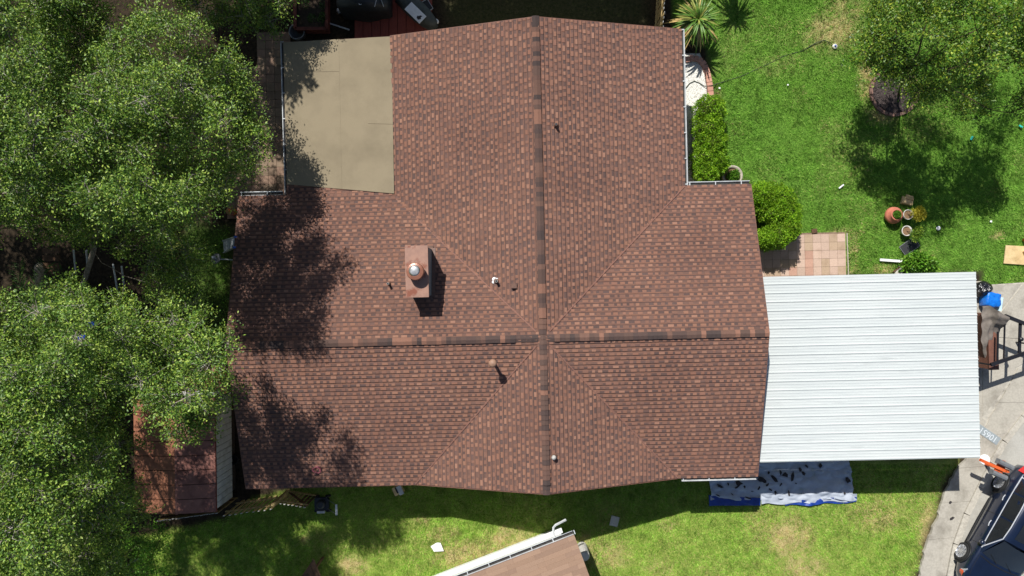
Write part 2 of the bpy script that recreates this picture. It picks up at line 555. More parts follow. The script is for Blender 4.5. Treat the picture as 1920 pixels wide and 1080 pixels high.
def dry_amount(px, py):
    d = 0.25 * np.clip(vnoise(px, py, 1 / 60, 8) * 1.6 - 0.8, 0, 1)
    n = vnoise(px, py, 1 / 9, 9) * 0.6 + vnoise(px, py, 1 / 24, 10) * 0.6
    for x, y, rx, ry, a in DRY_SPOTS:
        q = 1 - np.hypot((px - x) / rx, (py - y) / ry)
        d = np.maximum(d, np.clip(q * 1.5, 0, 1) * a)
    n2 = vnoise(px, py, 1 / 4.0, 11)
    return np.clip(d * (0.15 + 1.0 * n) + (n2 - .5) * .7 * np.clip(d * 2, 0, 1), 0, 1)


def build_ground():
    x0, x1, y0, y1, s = -27, 29, -17, 19, 0.16
    nx, ny = int((x1 - x0) / s), int((y1 - y0) / s)
    gx = np.linspace(x0, x1, nx + 1)
    gy = np.linspace(y0, y1, ny + 1)
    X, Y = np.meshgrid(gx, gy)
    X, Y = X.ravel(), Y.ravel()
    Z = 0.02 * (vnoise(X + 50, Y + 50, 0.7, 21) - 0.5) + 0.012 * (vnoise(X + 50, Y + 50, 2.3, 22) - 0.5) - 0.016
    edge = (X <= x0 + 1e-6) | (X >= x1 - 1e-6) | (Y <= y0 + 1e-6) | (Y >= y1 - 1e-6)
    Z[edge] = -0.02
    V = np.stack([X, Y, Z], 1)
    ii, jj = np.meshgrid(np.arange(nx), np.arange(ny))
    a = (jj * (nx + 1) + ii).ravel()
    F = np.stack([a, a + 1, a + nx + 2, a + nx + 1], 1)
    k = len(V)
    B = 260
    out = np.array([(-B, -B, -.02), (B, -B, -.02), (B, B, -.02), (-B, B, -.02), (x0, y0, -.02), (x1, y0, -.02), (x1, y1, -.02), (x0, y1, -.02)], float)
    V = np.concatenate([V, out])
    F = np.concatenate([F, np.array([(0, 1, 5, 4), (1, 2, 6, 5), (2, 3, 7, 6), (3, 0, 4, 7)]) + k])
    m = bpy.data.materials.new("ground")
    m.use_nodes = True
    n, l = m.node_tree.nodes, m.node_tree.links
    p = n["Principled BSDF"]
    p.inputs["Roughness"].default_value = 1.0
    p.inputs["Specular IOR Level"].default_value = 0.1
    geo = n.new("ShaderNodeNewGeometry")

    def noise(sc, det=5):
        z = n.new("ShaderNodeTexNoise")
        z.inputs["Scale"].default_value = sc
        z.inputs["Detail"].default_value = det
        z.inputs["Roughness"].default_value = 0.7
        l.new(geo.outputs["Position"], z.inputs["Vector"])
        return z.outputs[0]

    def mixc(f, a, b):
        x = n.new("ShaderNodeMix")
        x.data_type = 'RGBA'
        for i, c in ((6, a), (7, b)):
            if isinstance(c, tuple):
                x.inputs[i].default_value = (*c, 1)
            else:
                l.new(c, x.inputs[i])
        l.new(f, x.inputs[0])
        return x.outputs[2]

    def ramp(f, lo, hi):
        r = n.new("ShaderNodeMapRange")
        r.inputs[1].default_value = lo
        r.inputs[2].default_value = hi
        l.new(f, r.inputs[0])
        return r.outputs[0]
    at = n.new("ShaderNodeAttribute")
    at.attribute_name = "turf"
    sep = n.new("ShaderNodeSeparateColor")
    l.new(at.outputs["Color"], sep.inputs[0])
    green = mixc(ramp(noise(16), .35, .65), srgb(80, 116, 44), srgb(112, 150, 58))
    yell = mixc(ramp(noise(14), .35, .65), srgb(108, 134, 52), srgb(156, 164, 84))
    green = mixc(sep.outputs[2], green, yell)
    dryc = mixc(ramp(noise(20), .35, .65), srgb(150, 134, 84), srgb(204, 186, 138))
    soil = mixc(ramp(noise(9), .38, .62), srgb(40, 34, 28), srgb(66, 56, 44))
    soil = mixc(ramp(noise(38, 2), .6, .68), soil, srgb(86, 72, 52))
    c = mixc(sep.outputs[1], green, dryc)
    c = mixc(sep.outputs[0], c, soil)
    l.new(c, p.inputs["Base Color"])
    b = n.new("ShaderNodeBump")
    b.inputs["Strength"].default_value = 0.8
    b.inputs["Distance"].default_value = 0.03
    l.new(noise(30), b.inputs["Height"])
    l.new(b.outputs[0], p.inputs["Normal"])
    me = np_mesh("ground", V, F, m)
    px = V[:, 0] * FOC / CAM_H + 960
    py = 540 - V[:, 1] * FOC / CAM_H
    colr = np.ones((len(V), 4), np.float32)
    colr[:, 0] = bare_amount(px, py)
    colr[:, 1] = dry_amount(px, py)
    colr[:, 2] = np.clip((py - 700) / 150, 0, 1)          # the back lawn is a yellower grass
    ca = me.color_attributes.new("turf", 'FLOAT_COLOR', 'POINT')
    ca.data.foreach_set("color", colr.ravel())
    tag(link("ground", me), "soil and turf ground around the brown roofed house", kind="structure")


build_ground()


def rough_poly(pts, step=0.25, amp=0.03, seed=0):
    """polygon with its long edges broken up a little"""
    r = random.Random(seed)
    out = []
    for i in range(len(pts)):
        a, b = Vector(pts[i]), Vector(pts[(i + 1) % len(pts)])
        k = max(1, int((b - a).length / step))
        nrm = Vector((-(b - a).y, (b - a).x)).normalized()
        for j in range(k):
            q = a.lerp(b, j / k)
            out.append(tuple(q + nrm * r.uniform(-amp, amp)) if j else tuple(q))
    return out


# street, kerb, pavement, driveway
CURB = [(1990, 700), (1955, 742), (1920, 785), (1885, 830), (1862, 870), (1840, 915), (1815, 965), (1795, 1020), (1783, 1080), (1772, 1170), (1766, 1300)]
INNER = [(1905, 690), (1878, 740), (1850, 785), (1836, 830), (1797, 872), (1769, 919), (1755, 969), (1745, 991), (1733, 1022), (1726, 1052), (1722, 1080), (1710, 1170), (1700, 1300)]
st = MB()
st.prism([(q[0] - 0.05, q[1]) for q in poly_px(CURB)] + [(40, -14.9), (40, 12)][0:2], 0.0, 0.012)
tag(st.build("street", mt["street_concrete"]), "pale concrete street curving past the car", kind="structure")
cb = tag(thing("curb", "", ""), "worn concrete kerb along the street", kind="structure")
for k in ("category", "label"):
    if k in cb:
        del cb[k]
cpts = [P(*c) for c in CURB]
for i in range(len(cpts) - 1):
    a, b = cpts[i], cpts[i + 1]
    seg = max(1, round((b - a).length / 1.2))
    for s in range(seg):
        p0, p1 = a.lerp(b, s / seg), a.lerp(b, (s + 1) / seg)
        d = (p1 - p0).normalized()
        nrm = Vector((d.y, -d.x, 0))
        if nrm.x > 0:
            nrm = -nrm
        m = MB()
        e = d * 0.006
        q = [p0 + e, p1 - e, p1 - e + nrm * 0.22, p0 + e + nrm * 0.22]
        if (q[1] - q[0]).cross(q[2] - q[0]).z < 0:
            q = q[::-1]
        top = [v + Vector((0, 0, 0.125 + random.uniform(-.004, .004))) for v in q]
        m.hexa([v + Vector((0, 0, -0.02)) for v in q], top)
        m.build("curb_block", mt["curb_grey"], cb)
pv = MB()
inner_w = [P(*c) for c in INNER]
# sidewalk slabs between the inner edge and the kerb
sw = thing("sidewalk", "", "")
for k in ("category", "label"):
    if k in sw:
        del sw[k]
sw["kind"] = "structure"


def along(pts, t):
    L = [0]
    for i in range(1, len(pts)):
        L.append(L[-1] + (Vector(pts[i]) - Vector(pts[i - 1])).length)
    d = t * L[-1]
    for i in range(1, len(pts)):
        if d <= L[i]:
            return Vector(pts[i - 1]).lerp(Vector(pts[i]), (d - L[i - 1]) / max(1e-6, L[i] - L[i - 1]))
    return Vector(pts[-1])


NS = 9
off = [c + Vector((-0.235, 0.06, 0)) for c in cpts]
for i in range(NS):
    t0, t1 = i / NS, (i + 1) / NS
    m = MB()
    ins = [along(inner_w, lerp(t0, t1, k / 12)) for k in range(13)]
    outs = [along(off, lerp(t0, t1, k / 6)) for k in range(7)]
    r = random.Random(i)
    ins = [p + Vector((r.uniform(-.035, .035), r.uniform(-.02, .02), 0)) if 0 < k < 12 else p for k, p in enumerate(ins)]
    ctr = sum(ins + outs, Vector()) / (len(ins) + len(outs))
    poly = [p + (ctr - p).normalized() * 0.006 for p in ins + outs[::-1]]
    area = sum(poly[k].x * poly[(k + 1) % len(poly)].y - poly[(k + 1) % len(poly)].x * poly[k].y for k in range(len(poly)))
    if area < 0:
        poly = poly[::-1]
    m.prism(poly, -0.03, 0.085 + r.uniform(0, .008))
    m.build("slab", mt["concrete"], sw)
dw = thing("driveway", "", "")
for k in ("category", "label"):
    if k in dw:
        del dw[k]
dw["kind"] = "structure"
m = MB()
m.prism(poly_px([(1835, 537), (1905, 690), (1850, 785), (1836, 830), (1835, 700)][::-1] if False else [(1835, 535), (1835, 835), (1850, 790), (1905, 692), (2060, 692), (2060, 520)]), -.03, .068)
m.build("bedding", mt["curb_grey"], dw)
DRIVE = [[(1440, 532), (1633, 530), (1633, 691), (1440, 691)], [(1634, 530), (1839, 527), (1839, 691), (1634, 691)],
         [(1440, 692), (1633, 692), (1633, 852), (1440, 852)], [(1634, 692), (1839, 692), (1839, 826), (1800, 852), (1634, 852)],
         [(1840, 537), (1912, 532), (1840, 624)], [(1916, 533), (2060, 522), (2060, 600), (1990, 640), (1840, 630)],
         [(1840, 631.5), (1988, 642), (1900, 690), (1874, 738), (1840, 780)], [(1840, 784), (1846, 787), (1836, 820), (1830, 834), (1830, 700), (1838, 700)][:4],
         [(1994, 642), (2060, 604), (2060, 660), (1996, 696), (1910, 694)]]
for i, q in enumerate(DRIVE):
    m = MB()
    pts = poly_px(q)
    area = sum(pts[k][0] * pts[(k + 1) % len(pts)][1] - pts[(k + 1) % len(pts)][0] * pts[k][1] for k in range(len(pts)))
    if area < 0:
        pts = pts[::-1]
    m.prism(pts, -0.03, 0.082 + 0.004 * (i % 3))
    m.build("slab", mt["concrete"], dw)

# house number stencilled on the pavement beside the driveway
a, b = P(1838, 801), P(1869, 822)
d = (b - a).normalized()
ang = math.atan2(d.y, d.x)
m = MB()
c = P(1853, 815, 0.1)
m.box((0, 0, 0), (0.92, 0.30, 0.006))
num = m.build("painted_number_panel", mt["number_grey"], None, loc=(c.x, c.y, 0.101), rot=ang + math.pi)
tag(num, "grey painted panel with white house number stencilled on the pavement", "house number")
cu = bpy.data.curves.new("number", 'FONT')
cu.body = "10651"
cu.size = 0.30
cu.align_x = 'CENTER'
cu.align_y = 'CENTER'
cu.extrude = 0.001
tmp = bpy.data.objects.new("number", cu)
COL.objects.link(tmp)
dg = bpy.context.evaluated_depsgraph_get()
nm = bpy.data.meshes.new_from_object(tmp.evaluated_get(dg))
bpy.data.objects.remove(tmp)
nm.materials.clear()
nm.materials.append(mt["number_white"])
link("digits", nm, num, loc=(0, 0, 0.006))


# ------------------------------------------------------------------ the house
TH = math.radians(1.35)
ZR = 3.91                                                  # ridge height
H0 = P(1018, 634, ZR)
H0.z = 0
CT, SN = math.cos(TH), math.sin(TH)


def hl(px, py, z):
    """photo pixel at height z -> the house's own u, v, z"""
    w = P(px, py, z) - H0
    return Vector((w.x * CT + w.y * SN, -w.x * SN + w.y * CT, z))


def hw(u, v, z=0.0):
    return Vector((H0.x + u * CT - v * SN, H0.y + u * SN + v * CT, z))


house = thing("house", "house with brown shingled cross gable roof in the centre", "house", H0, TH)
RISE = 1.31
WM, UN1, UN2, US1, US2 = 4.80, 4.73, 4.84, 4.26, 4.38
UW, UE, VN, VS = -9.84, 7.02, 9.97, 4.84
# each roof plane: plan polygon, uphill direction, half width
PLANES = {
    "MS_W": ([(UW, -WM), (-US1, -WM), (0, 0), (UW, 0)], (0, 1), WM),
    "MS_E": ([(US2, -WM), (UE, -WM), (UE, 0), (0, 0)], (0, 1), WM),
    "MN_W": ([(UW, 0), (0, 0), (-UN1, WM), (UW, WM)], (0, -1), WM),
    "MN_E": ([(0, 0), (UE, 0), (UE, WM), (UN2, WM)], (0, -1), WM),
    "N_W": ([(0, 0), (0, VN), (-UN1, VN), (-UN1, WM)], (1, 0), UN1),
    "N_E": ([(0, 0), (UN2, WM), (UN2, VN), (0, VN)], (-1, 0), UN2),
    "S_W": ([(-US1, -WM), (0, -VS), (0, 0)], (1, 0), US1),
    "S_E": ([(0, 0), (0, -VS), (US2, -WM)], (-1, 0), US2),
}


def plane_z(name, u, v, lift=0.0):
    _, B, w = PLANES[name]
    return ZR + RISE / w * (u * B[0] + v * B[1]) + lift


deck = MB()
for nme, (poly, B, w) in PLANES.items():
    t = [Vector((u, v, plane_z(nme, u, v))) for u, v in poly]
    bt = [Vector((u, v, plane_z(nme, u, v) - 0.14)) for u, v in poly]
    n = len(poly)
    area = sum(poly[k][0] * poly[(k + 1) % n][1] - poly[(k + 1) % n][0] * poly[k][1] for k in range(n))
    if area < 0:
        t, bt = t[::-1], bt[::-1]
    fs = [tuple(range(n - 1, -1, -1)), tuple(range(n, 2 * n))] + [(i, (i + 1) % n, n + (i + 1) % n, n + i) for i in range(n)]
    deck.grid_faces(fs, bt + t)
# shingles that carry on over the edge of the flat patio roof
tanSE, tanSW, tanNW, tanNE = hl(739, 363, 2.66), hl(538, 346, 2.52), hl(531, 79, 2.47), hl(734, 68, 2.61)
roof = deck.build("roof", mt["deck_under"], house)
roof["label"] = "brown shingled roof with four ridges"

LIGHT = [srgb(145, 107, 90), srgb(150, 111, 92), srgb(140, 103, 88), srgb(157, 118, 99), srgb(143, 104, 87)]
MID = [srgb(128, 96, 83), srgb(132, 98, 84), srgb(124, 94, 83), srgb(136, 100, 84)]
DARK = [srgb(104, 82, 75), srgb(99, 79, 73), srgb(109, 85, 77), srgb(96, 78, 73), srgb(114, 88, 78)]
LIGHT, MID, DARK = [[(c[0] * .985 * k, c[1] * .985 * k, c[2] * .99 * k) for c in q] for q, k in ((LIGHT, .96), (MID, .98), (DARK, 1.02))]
EXPO = 0.136


def clip_interval(poly, B, blo, bhi, ext):
    """range of the along-coordinate inside poly for b in [blo, bhi]"""
    A = (-B[1], B[0])
    pts = [(u * A[0] + v * A[1], u * B[0] + v * B[1]) for u, v in poly]
    vals = []
    for i in range(len(pts)):
        (a0, b0), (a1, b1) = pts[i], pts[(i + 1) % len(pts)]
        for bb in (blo, bhi):
            if abs(b1 - b0) > 1e-9:
                t = (bb - b0) / (b1 - b0)
                if -1e-9 <= t <= 1 + 1e-9:
                    vals.append(a0 + (a1 - a0) * t)
        if blo - 1e-9 <= b0 <= bhi + 1e-9:
            vals.append(a0)
    return (min(vals), max(vals)) if len(vals) > 1 else None


shingle_mass = MB()
teeth = []                                                   # (size key, faces) of every raised tab
rs = random.Random(11)


def shade(c, k):
    return tuple(min(1, x * k) for x in c)


def lay_shingles(nme, poly, B, w, b0, b1, zfun):
    A = (-B[1], B[0])
    k = 0
    b = b0
    while b < b1 - 0.03:
        bh = min(b + EXPO, b1)
        iv = clip_interval(poly, B, b, bh, 0)
        if iv is None:
            b += EXPO
            continue
        a0, a1 = iv

        def pt(a, bb, lift):
            u, v = a * A[0] + bb * B[0], a * A[1] + bb * B[1]
            return Vector((u, v, zfun(u, v) + lift))
        # base layer, in long pieces: dark below, browner towards the next course
        a = a0 - rs.uniform(0, 0.8)
        while a < a1:
            L = rs.uniform(0.5, 1.0)
            s0, s1 = max(a, a0), min(a + L, a1)
            if s1 - s0 > 0.01:
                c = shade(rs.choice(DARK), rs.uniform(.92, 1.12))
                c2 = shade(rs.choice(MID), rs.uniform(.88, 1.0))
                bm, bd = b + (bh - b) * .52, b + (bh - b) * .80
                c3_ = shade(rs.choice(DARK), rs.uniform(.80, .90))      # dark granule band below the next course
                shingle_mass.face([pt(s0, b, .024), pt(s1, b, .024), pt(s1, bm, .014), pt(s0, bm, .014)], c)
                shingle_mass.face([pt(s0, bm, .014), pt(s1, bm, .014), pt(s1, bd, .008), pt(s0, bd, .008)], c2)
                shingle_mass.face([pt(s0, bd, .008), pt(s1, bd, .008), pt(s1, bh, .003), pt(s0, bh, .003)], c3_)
                shingle_mass.face([pt(s0, b, -.002), pt(s1, b, -.002), pt(s1, b, .024), pt(s0, b, .024)], c)
            a += L
        # raised tabs
        a = a0 - rs.uniform(0, 0.3)
        while a < a1:
            tw = rs.choice([.09, .11, .12, .13, .15, .18])
            s0, s1 = max(a, a0), min(a + tw, a1)
            if s1 - s0 > 0.05:
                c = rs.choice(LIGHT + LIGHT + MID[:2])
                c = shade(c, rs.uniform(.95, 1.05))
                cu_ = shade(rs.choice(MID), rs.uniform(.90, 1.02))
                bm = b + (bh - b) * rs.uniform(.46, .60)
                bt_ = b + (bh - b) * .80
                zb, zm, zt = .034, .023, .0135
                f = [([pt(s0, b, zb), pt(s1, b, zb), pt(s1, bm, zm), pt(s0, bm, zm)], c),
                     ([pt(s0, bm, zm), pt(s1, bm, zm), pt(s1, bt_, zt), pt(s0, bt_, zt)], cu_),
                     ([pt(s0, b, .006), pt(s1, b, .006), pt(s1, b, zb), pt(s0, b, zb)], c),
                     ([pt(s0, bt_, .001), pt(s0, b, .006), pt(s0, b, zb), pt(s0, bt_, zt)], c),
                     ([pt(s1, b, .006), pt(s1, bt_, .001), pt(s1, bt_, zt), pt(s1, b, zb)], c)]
                teeth.append((round(s1 - s0, 3) + 0.02 * pt(s0, b, 0).z + rs.random() * .02, f))
            a += tw + rs.choice([.07, .09, .10, .12, .15, .19])
        b += EXPO
        k += 1


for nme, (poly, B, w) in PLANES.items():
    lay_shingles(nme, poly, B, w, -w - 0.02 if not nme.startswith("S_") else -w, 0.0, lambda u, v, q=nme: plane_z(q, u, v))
# the strip of shingles lapping onto the patio roof
strip = [(tanSW.x, WM), (-UN1, WM - 0.1), (tanSE.x, tanSE.y), (tanSW.x, tanSW.y)]
strip = [(tanSW.x, WM - .02), (tanSW.x, tanSW.y), (tanSE.x + .02, max(tanSE.y, WM - .01)), (tanSE.x + .02, WM - .02)]
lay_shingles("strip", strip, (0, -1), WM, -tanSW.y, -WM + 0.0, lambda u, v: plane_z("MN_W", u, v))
teeth.sort(key=lambda q: -q[0])
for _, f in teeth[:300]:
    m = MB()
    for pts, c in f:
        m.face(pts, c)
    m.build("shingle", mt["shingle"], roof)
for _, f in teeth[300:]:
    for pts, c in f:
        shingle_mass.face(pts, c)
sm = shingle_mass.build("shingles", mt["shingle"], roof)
sm["kind"] = "stuff"

# cut edge of the shingles down each valley
zE0 = ZR - RISE
for (uu, vv, sg) in ((-US1, -WM, 1), (US2, -WM, 1), (-UN1, WM - .14, 1), (UN2, WM, 1)):
    m = MB()
    L_ = math.hypot(uu, vv)
    f0 = .3 / L_
    m.bar((uu * f0, vv * f0, ZR - RISE * f0 + .046), (uu, vv, zE0 + .042), .034, .010, col=srgb(138, 102, 90))
    m.build("valley_strip", mt["shingle"], roof)

# ridge vents with one cap shingle after another
CAPCOL = [srgb(138, 102, 86), srgb(116, 89, 78), srgb(88, 72, 67), srgb(78, 67, 64), srgb(106, 82, 73), srgb(94, 76, 69), srgb(84, 70, 66), srgb(112, 86, 75), srgb(100, 80, 72)]


def cap_mesh(col, slope, hw_=0.115, exp=0.15):
    m = MB()
    drop = hw_ * slope
    t = 0.006
    for s in (-1, 1):
        q = [Vector((-exp * .12, 0, .016)), Vector((exp, 0, .0)), Vector((exp, s * hw_, -drop)), Vector((-exp * .12, s * hw_, .016 - drop))]
        if s < 0:
            q = q[::-1]
        m.face(q[::-1] if False else q, col)
        e0, e1 = Vector((-exp * .12, s * hw_, .016 - drop)), Vector((exp, s * hw_, -drop))
        dn = Vector((0, 0, -0.016))
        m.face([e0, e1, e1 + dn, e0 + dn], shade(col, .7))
    a, b, c = Vector((-exp * .12, -hw_, .016 - drop)), Vector((-exp * .12, 0, .016)), Vector((-exp * .12, hw_, .016 - drop))
    dn = Vector((0, 0, -.018))
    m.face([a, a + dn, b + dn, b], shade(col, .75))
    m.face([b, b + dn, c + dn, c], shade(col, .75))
    me = m.mesh("ridge_cap", mt["shingle"])
    return me


cap_cache = {}


def ridge_run(p0, p1, slope, lift, vent):
    """cap shingles laid from p0 (low lap) to p1 along a ridge"""
    p0, p1 = Vector(p0), Vector(p1)
    d = p1 - p0
    L = d.length
    d.normalize()
    n = max(1, int(L / 0.15))
    ang = math.atan2(d.y, d.x)
    prev = None
    for i in range(n):
        if prev is None or rs.random() < .82:
            prev = rs.randrange(len(CAPCOL))
        key = (prev, round(slope, 3))
        if key not in cap_cache:
            cap_cache[key] = cap_mesh(CAPCOL[prev], slope)
        q = p0 + d * (i * L / n)
        o = link("ridge_cap", cap_cache[key], roof, loc=(q.x + rs.uniform(-.004, .004), q.y + rs.uniform(-.004, .004), ZR + lift + rs.uniform(-.001, .001)), rot=ang)
        o.scale = (L / n / 0.15, 1, 1)
    if vent:
        m = MB()
        nn = Vector((-d.y, d.x, 0))
        z0, z1 = ZR - 0.03, ZR + lift - 0.006
        hwid = 0.112
        for s in (-1, 1):
            a, b = p0 + d * .01, p1 - d * .01
            e = nn * s * hwid
            dr = Vector((0, 0, -hwid * slope))
            q = [Vector((a.x, a.y, z1)), Vector((b.x, b.y, z1)), Vector((b.x, b.y, z1)) + e + dr, Vector((a.x, a.y, z1)) + e + dr]
            m.face(q if s < 0 else q[::-1])
            lo = [Vector((x.x, x.y, z0)) + e + dr for x in (a, b)]
            m.face([q[3], q[2], lo[1], lo[0]])
        for x in (p0 + d * .01, p1 - d * .01):
            e = nn * hwid
            dr = Vector((0, 0, -hwid * slope))
            c0 = Vector((x.x, x.y, z1))
            m.face([c0 + e + dr, c0, c0 - e + dr, Vector((x.x, x.y, z0)) - e + dr, Vector((x.x, x.y, z0)) + e + dr])
        m.build("ridge_vent", mt["black_plastic"], roof)


ridge_run((0, VN - .35, 0), (0, 0.62, 0), .272, .062, True)
ridge_run((0, VN + .01, 0), (0, VN - .35, 0), .272, .026, False)
ridge_run((UW + .02, 0, 0), (-0.85, 0, 0), .272, .062, True)
ridge_run((-0.84, 0, 0), (-0.14, 0, 0), .272, .024, False)
ridge_run((UE - .02, 0, 0), (0.36, 0, 0), .272, .062, True)
ridge_run((0.35, 0, 0), (0.14, 0, 0), .272, .024, False)
ridge_run((0, -VS + .30, 0), (0, -0.66, 0), .30, .062, True)
ridge_run((0, -VS - .01, 0), (0, -VS + .30, 0), .30, .026, False)
ridge_run((0, -0.65, 0), (0, 0.61, 0), .285, .034, False)

# valley flashing lines are cut shingles: nothing more.  flat patio roof of rolled sheets
tr = MB()
tq = [tanSW, tanSE, tanNE, tanNW]
tr.hexa([v + Vector((0, 0, -.10)) for v in tq], [v for v in tq])
patio_roof = tr.build("patio_roof", mt["deck_under"], house)
patio_roof["label"] = "flat tan rolled roofing over the patio"
ROLLS = [(0.0, .30, 0.0, .20), (0.0, .30, .20, 1.0), (.30, .50, 0, 1.0), (.50, .71, 0, .985), (.71, 1.0, 0.0, .72), (.71, 1.0, .72, 1.0)]
ROLLS = [(0.0, .28, 0.0, 1.0), (.28, .515, .785, 1.0), (.28, .515, 0.0, .785), (.515, .77, 0.0, 1.0), (.77, 1.0, .44, 1.0), (.77, 1.0, 0.0, .44)]
for i, (s0, s1, t0, t1) in enumerate(ROLLS):
    def q(s, t):
        s = lerp(s, (s0 + s1) / 2, .0012)
        t = lerp(t, (t0 + t1) / 2, .0035)
        return tq[0].lerp(tq[1], s).lerp(tq[3].lerp(tq[2], s), t)
    z = .003 + .0022 * (i % 3) + (.0025 if t0 > .1 else 0)
    up = Vector((0, 0, z))
    m = MB()
    m.hexa([q(s0, t0) + Vector((0, 0, .0005)), q(s1, t0) + Vector((0, 0, .0005)), q(s1, t1) + Vector((0, 0, .0005)), q(s0, t1) + Vector((0, 0, .0005))],
           [q(s0, t0) + up, q(s1, t0) + up, q(s1, t1) + up, q(s0, t1) + up])
    m.build("roofing_sheet", mt["rolled_roof"], patio_roof)

# walls (set in under the eaves) and fascias
wl_ = MB()
WZ = 2.40
for poly in ([(UW + .5, -WM + .5), (UE - .5, -WM + .5), (UE - .5, WM - .5), (UW + .5, WM - .5)], [(-UN1 + .5, WM - .5), (UN2 - .5, WM - .5), (UN2 - .5, VN - .45), (-UN1 + .5, VN - .45)]):
    wl_.prism(poly, -0.05, WZ)
wl_.build("wall", mt["house_wall"], house)


def gable_wall(pts):
    m = MB()
    m.face(pts)
    m.build("gable_wall", mt["house_wall"], house)


e = .01
gable_wall([(UE - .51, -WM + .5, WZ), (UE - .51, WM - .5, WZ), (UE - .51, 0, ZR - .2)])
gable_wall([(UW + .51, WM - .5, WZ), (UW + .51, -WM + .5, WZ), (UW + .51, 0, ZR - .2)])
gable_wall([(UN2 - .5, VN - .46, WZ), (-UN1 + .5, VN - .46, WZ), (0, VN - .46, ZR - .2)])


def fascia(p0, p1):
    m = MB()
    m.bar(p0, p1, 0.022, 0.15)
    m.build("fascia_board", mt["fascia"], house)


zE = ZR - RISE
for u in (UE + .012, UW - .012):
    fascia((u, -WM, zE - .07), (u, 0, ZR - .07))
    fascia((u, WM, zE - .07), (u, 0, ZR - .07))
fascia((UN2, VN + .012, zE - .07), (0, VN + .012, ZR - .07))
fascia((-UN1, VN + .012, zE - .07), (0, VN + .012, ZR - .07))
fascia((UW, -WM - .035, zE - .075), (-US1, -WM - .035, zE - .075))
fascia((-US1, -WM - .03, zE - .075), (0, -VS - .02, ZR - .085))
fascia((US2, -WM - .03, zE - .075), (0, -VS - .02, ZR - .085))


def gutter(p0, p1, side, name_parent, w=.12, step=.85):
    """open white channel hung below an eave from p0 to p1; side = outward direction"""
    p0, p1 = Vector(p0), Vector(p1)
    d = (p1 - p0).normalized()
    o = Vector(side).normalized()
    prof = [(0.0, 0.0), (0.0, -.10), (w * .75, -.10), (w, -.015), (w + .012, 0.0), (w - .008, .001), (w * .72, -.09), (.012, -.09), (.012, 0.0)]
    m = MB()
    ring0 = [p0 + o * a + Vector((0, 0, z)) for a, z in prof]
    ring1 = [p1 + o * a + Vector((0, 0, z)) for a, z in prof]
    k = len(prof)
    fs = [(i, (i + 1) % k, k + (i + 1) % k, k + i) for i in range(k)]
    m.grid_faces(fs, ring0 + ring1)
    g = m.build("gutter", mt["gutter_white"], name_parent)
    m = MB()
    q = [p0 + o * .013, p1 + o * .013, p1 + o * (w - .01), p0 + o * (w - .01)]
    dn = Vector((0, 0, -.06))
    m.face([x + dn for x in q])
    m.build("gutter_dirt", mt["dark_gutter_in"], g)
    n = int((p1 - p0).length / step)
    for i in range(n + 1):
        c = p0 + d * (i * step + .05)
        m = MB()
        m.bar(c + Vector((0, 0, .004)), c + o * (w + .01) + Vector((0, 0, .004)), .03, .006)
        m.build("hanger", mt["gutter_white"], g)
    return g


gutter((UN2 + .002, WM + .02, zE - .02), (UN2 + .002, VN, zE - .02), (1, 0, 0), house, w=.11)
gutter((UN2 + .13, WM + .012, zE - .02), (UE - .02, WM + .012, zE - .02), (0, 1, 0), house)
gutter((US2 + .15, -WM - .022, zE - .03), (UE - .03, -WM - .022, zE - .03), (0, -1, 0), house, w=.10)
gutter((tanSW.x - .002, WM - .02, 2.44), (tanNW.x - .002, tanNW.y, 2.42), (-1, 0, 0), house, w=.10)
gutter((UW + .02, WM + .03, zE - .03), (tanSW.x - .14, WM + .03, zE - .03), (0, 1, 0), house)

# chimney
cz = 4.56
q = [hl(757, 461, cz), hl(762, 558, cz), hl(806, 557, cz), hl(801, 460, cz)]
cc = sum(q, Vector()) / 4
cu0 = min(v.x for v in q) + .03, max(v.x for v in q) - .03
cv0 = min(v.y for v in q), max(v.y for v in q)
ch = MB()
ch.box((sum(cu0) / 2, sum(cv0) / 2, (2.9 + cz - .04) / 2), (cu0[1] - cu0[0] - .08, cv0[1] - cv0[0] - .08, cz - .04 - 2.9))
chim = ch.build("chimney", mt["chimney_side"], house)
chim["label"] = "boxed chimney with rusty metal cover"
for (ax, ay, bx_, by_) in ((cu0[0], cv0[0], cu0[1], cv0[0]), (cu0[1], cv0[0], cu0[1], cv0[1]), (cu0[1], cv0[1], cu0[0], cv0[1]), (cu0[0], cv0[1], cu0[0], cv0[0])):
    m = MB()
    za, zb_ = [ZR - RISE * abs(v) / WM + .035 for v in (ay, by_)]
    m.bar((ax, ay, za), (bx_, by_, zb_), .16, .02)
    m.build("flashing", mt["brown_vent"], chim)
m = MB()
m.box((sum(cu0) / 2, sum(cv0) / 2, cz - .035), (cu0[1] - cu0[0], cv0[1] - cv0[0], .08))
m.build("chase_cover", mt["flashing_rust"], chim)
f = hl(778, 509, cz + .35)
m = MB()
m.lathe([(.13, cz), (.13, cz + .22)], (f.x, f.y, 0), 20)
m.build("flue", mt["bare_metal"], chim, smooth=True)
m = MB()
m.lathe([(.24, cz + .16), (.262, cz + .18), (.262, cz + .33), (.245, cz + .36), (.15, cz + .385)], (f.x, f.y, 0), 24)
cp = m.build("flue_cap", mt["rust_cap"], chim)
m = MB()
m.lathe([(.17, cz + .383), (.10, cz + .40), (0.0, cz + .405)], (f.x - .01, f.y + .02, 0), 20)
m.build("cap_lid", mt["bare_metal"], cp, smooth=True)


def roof_z(u, v):
    best = -9
    zs = [ZR - RISE * abs(v) / WM] if UW < u < UE else []
    if v > 0:
        zs.append(ZR - RISE * abs(u) / (UN1 if u < 0 else UN2))
    else:
        zs.append(ZR - RISE * abs(u) / (US1 if u < 0 else US2))
    return max(zs)


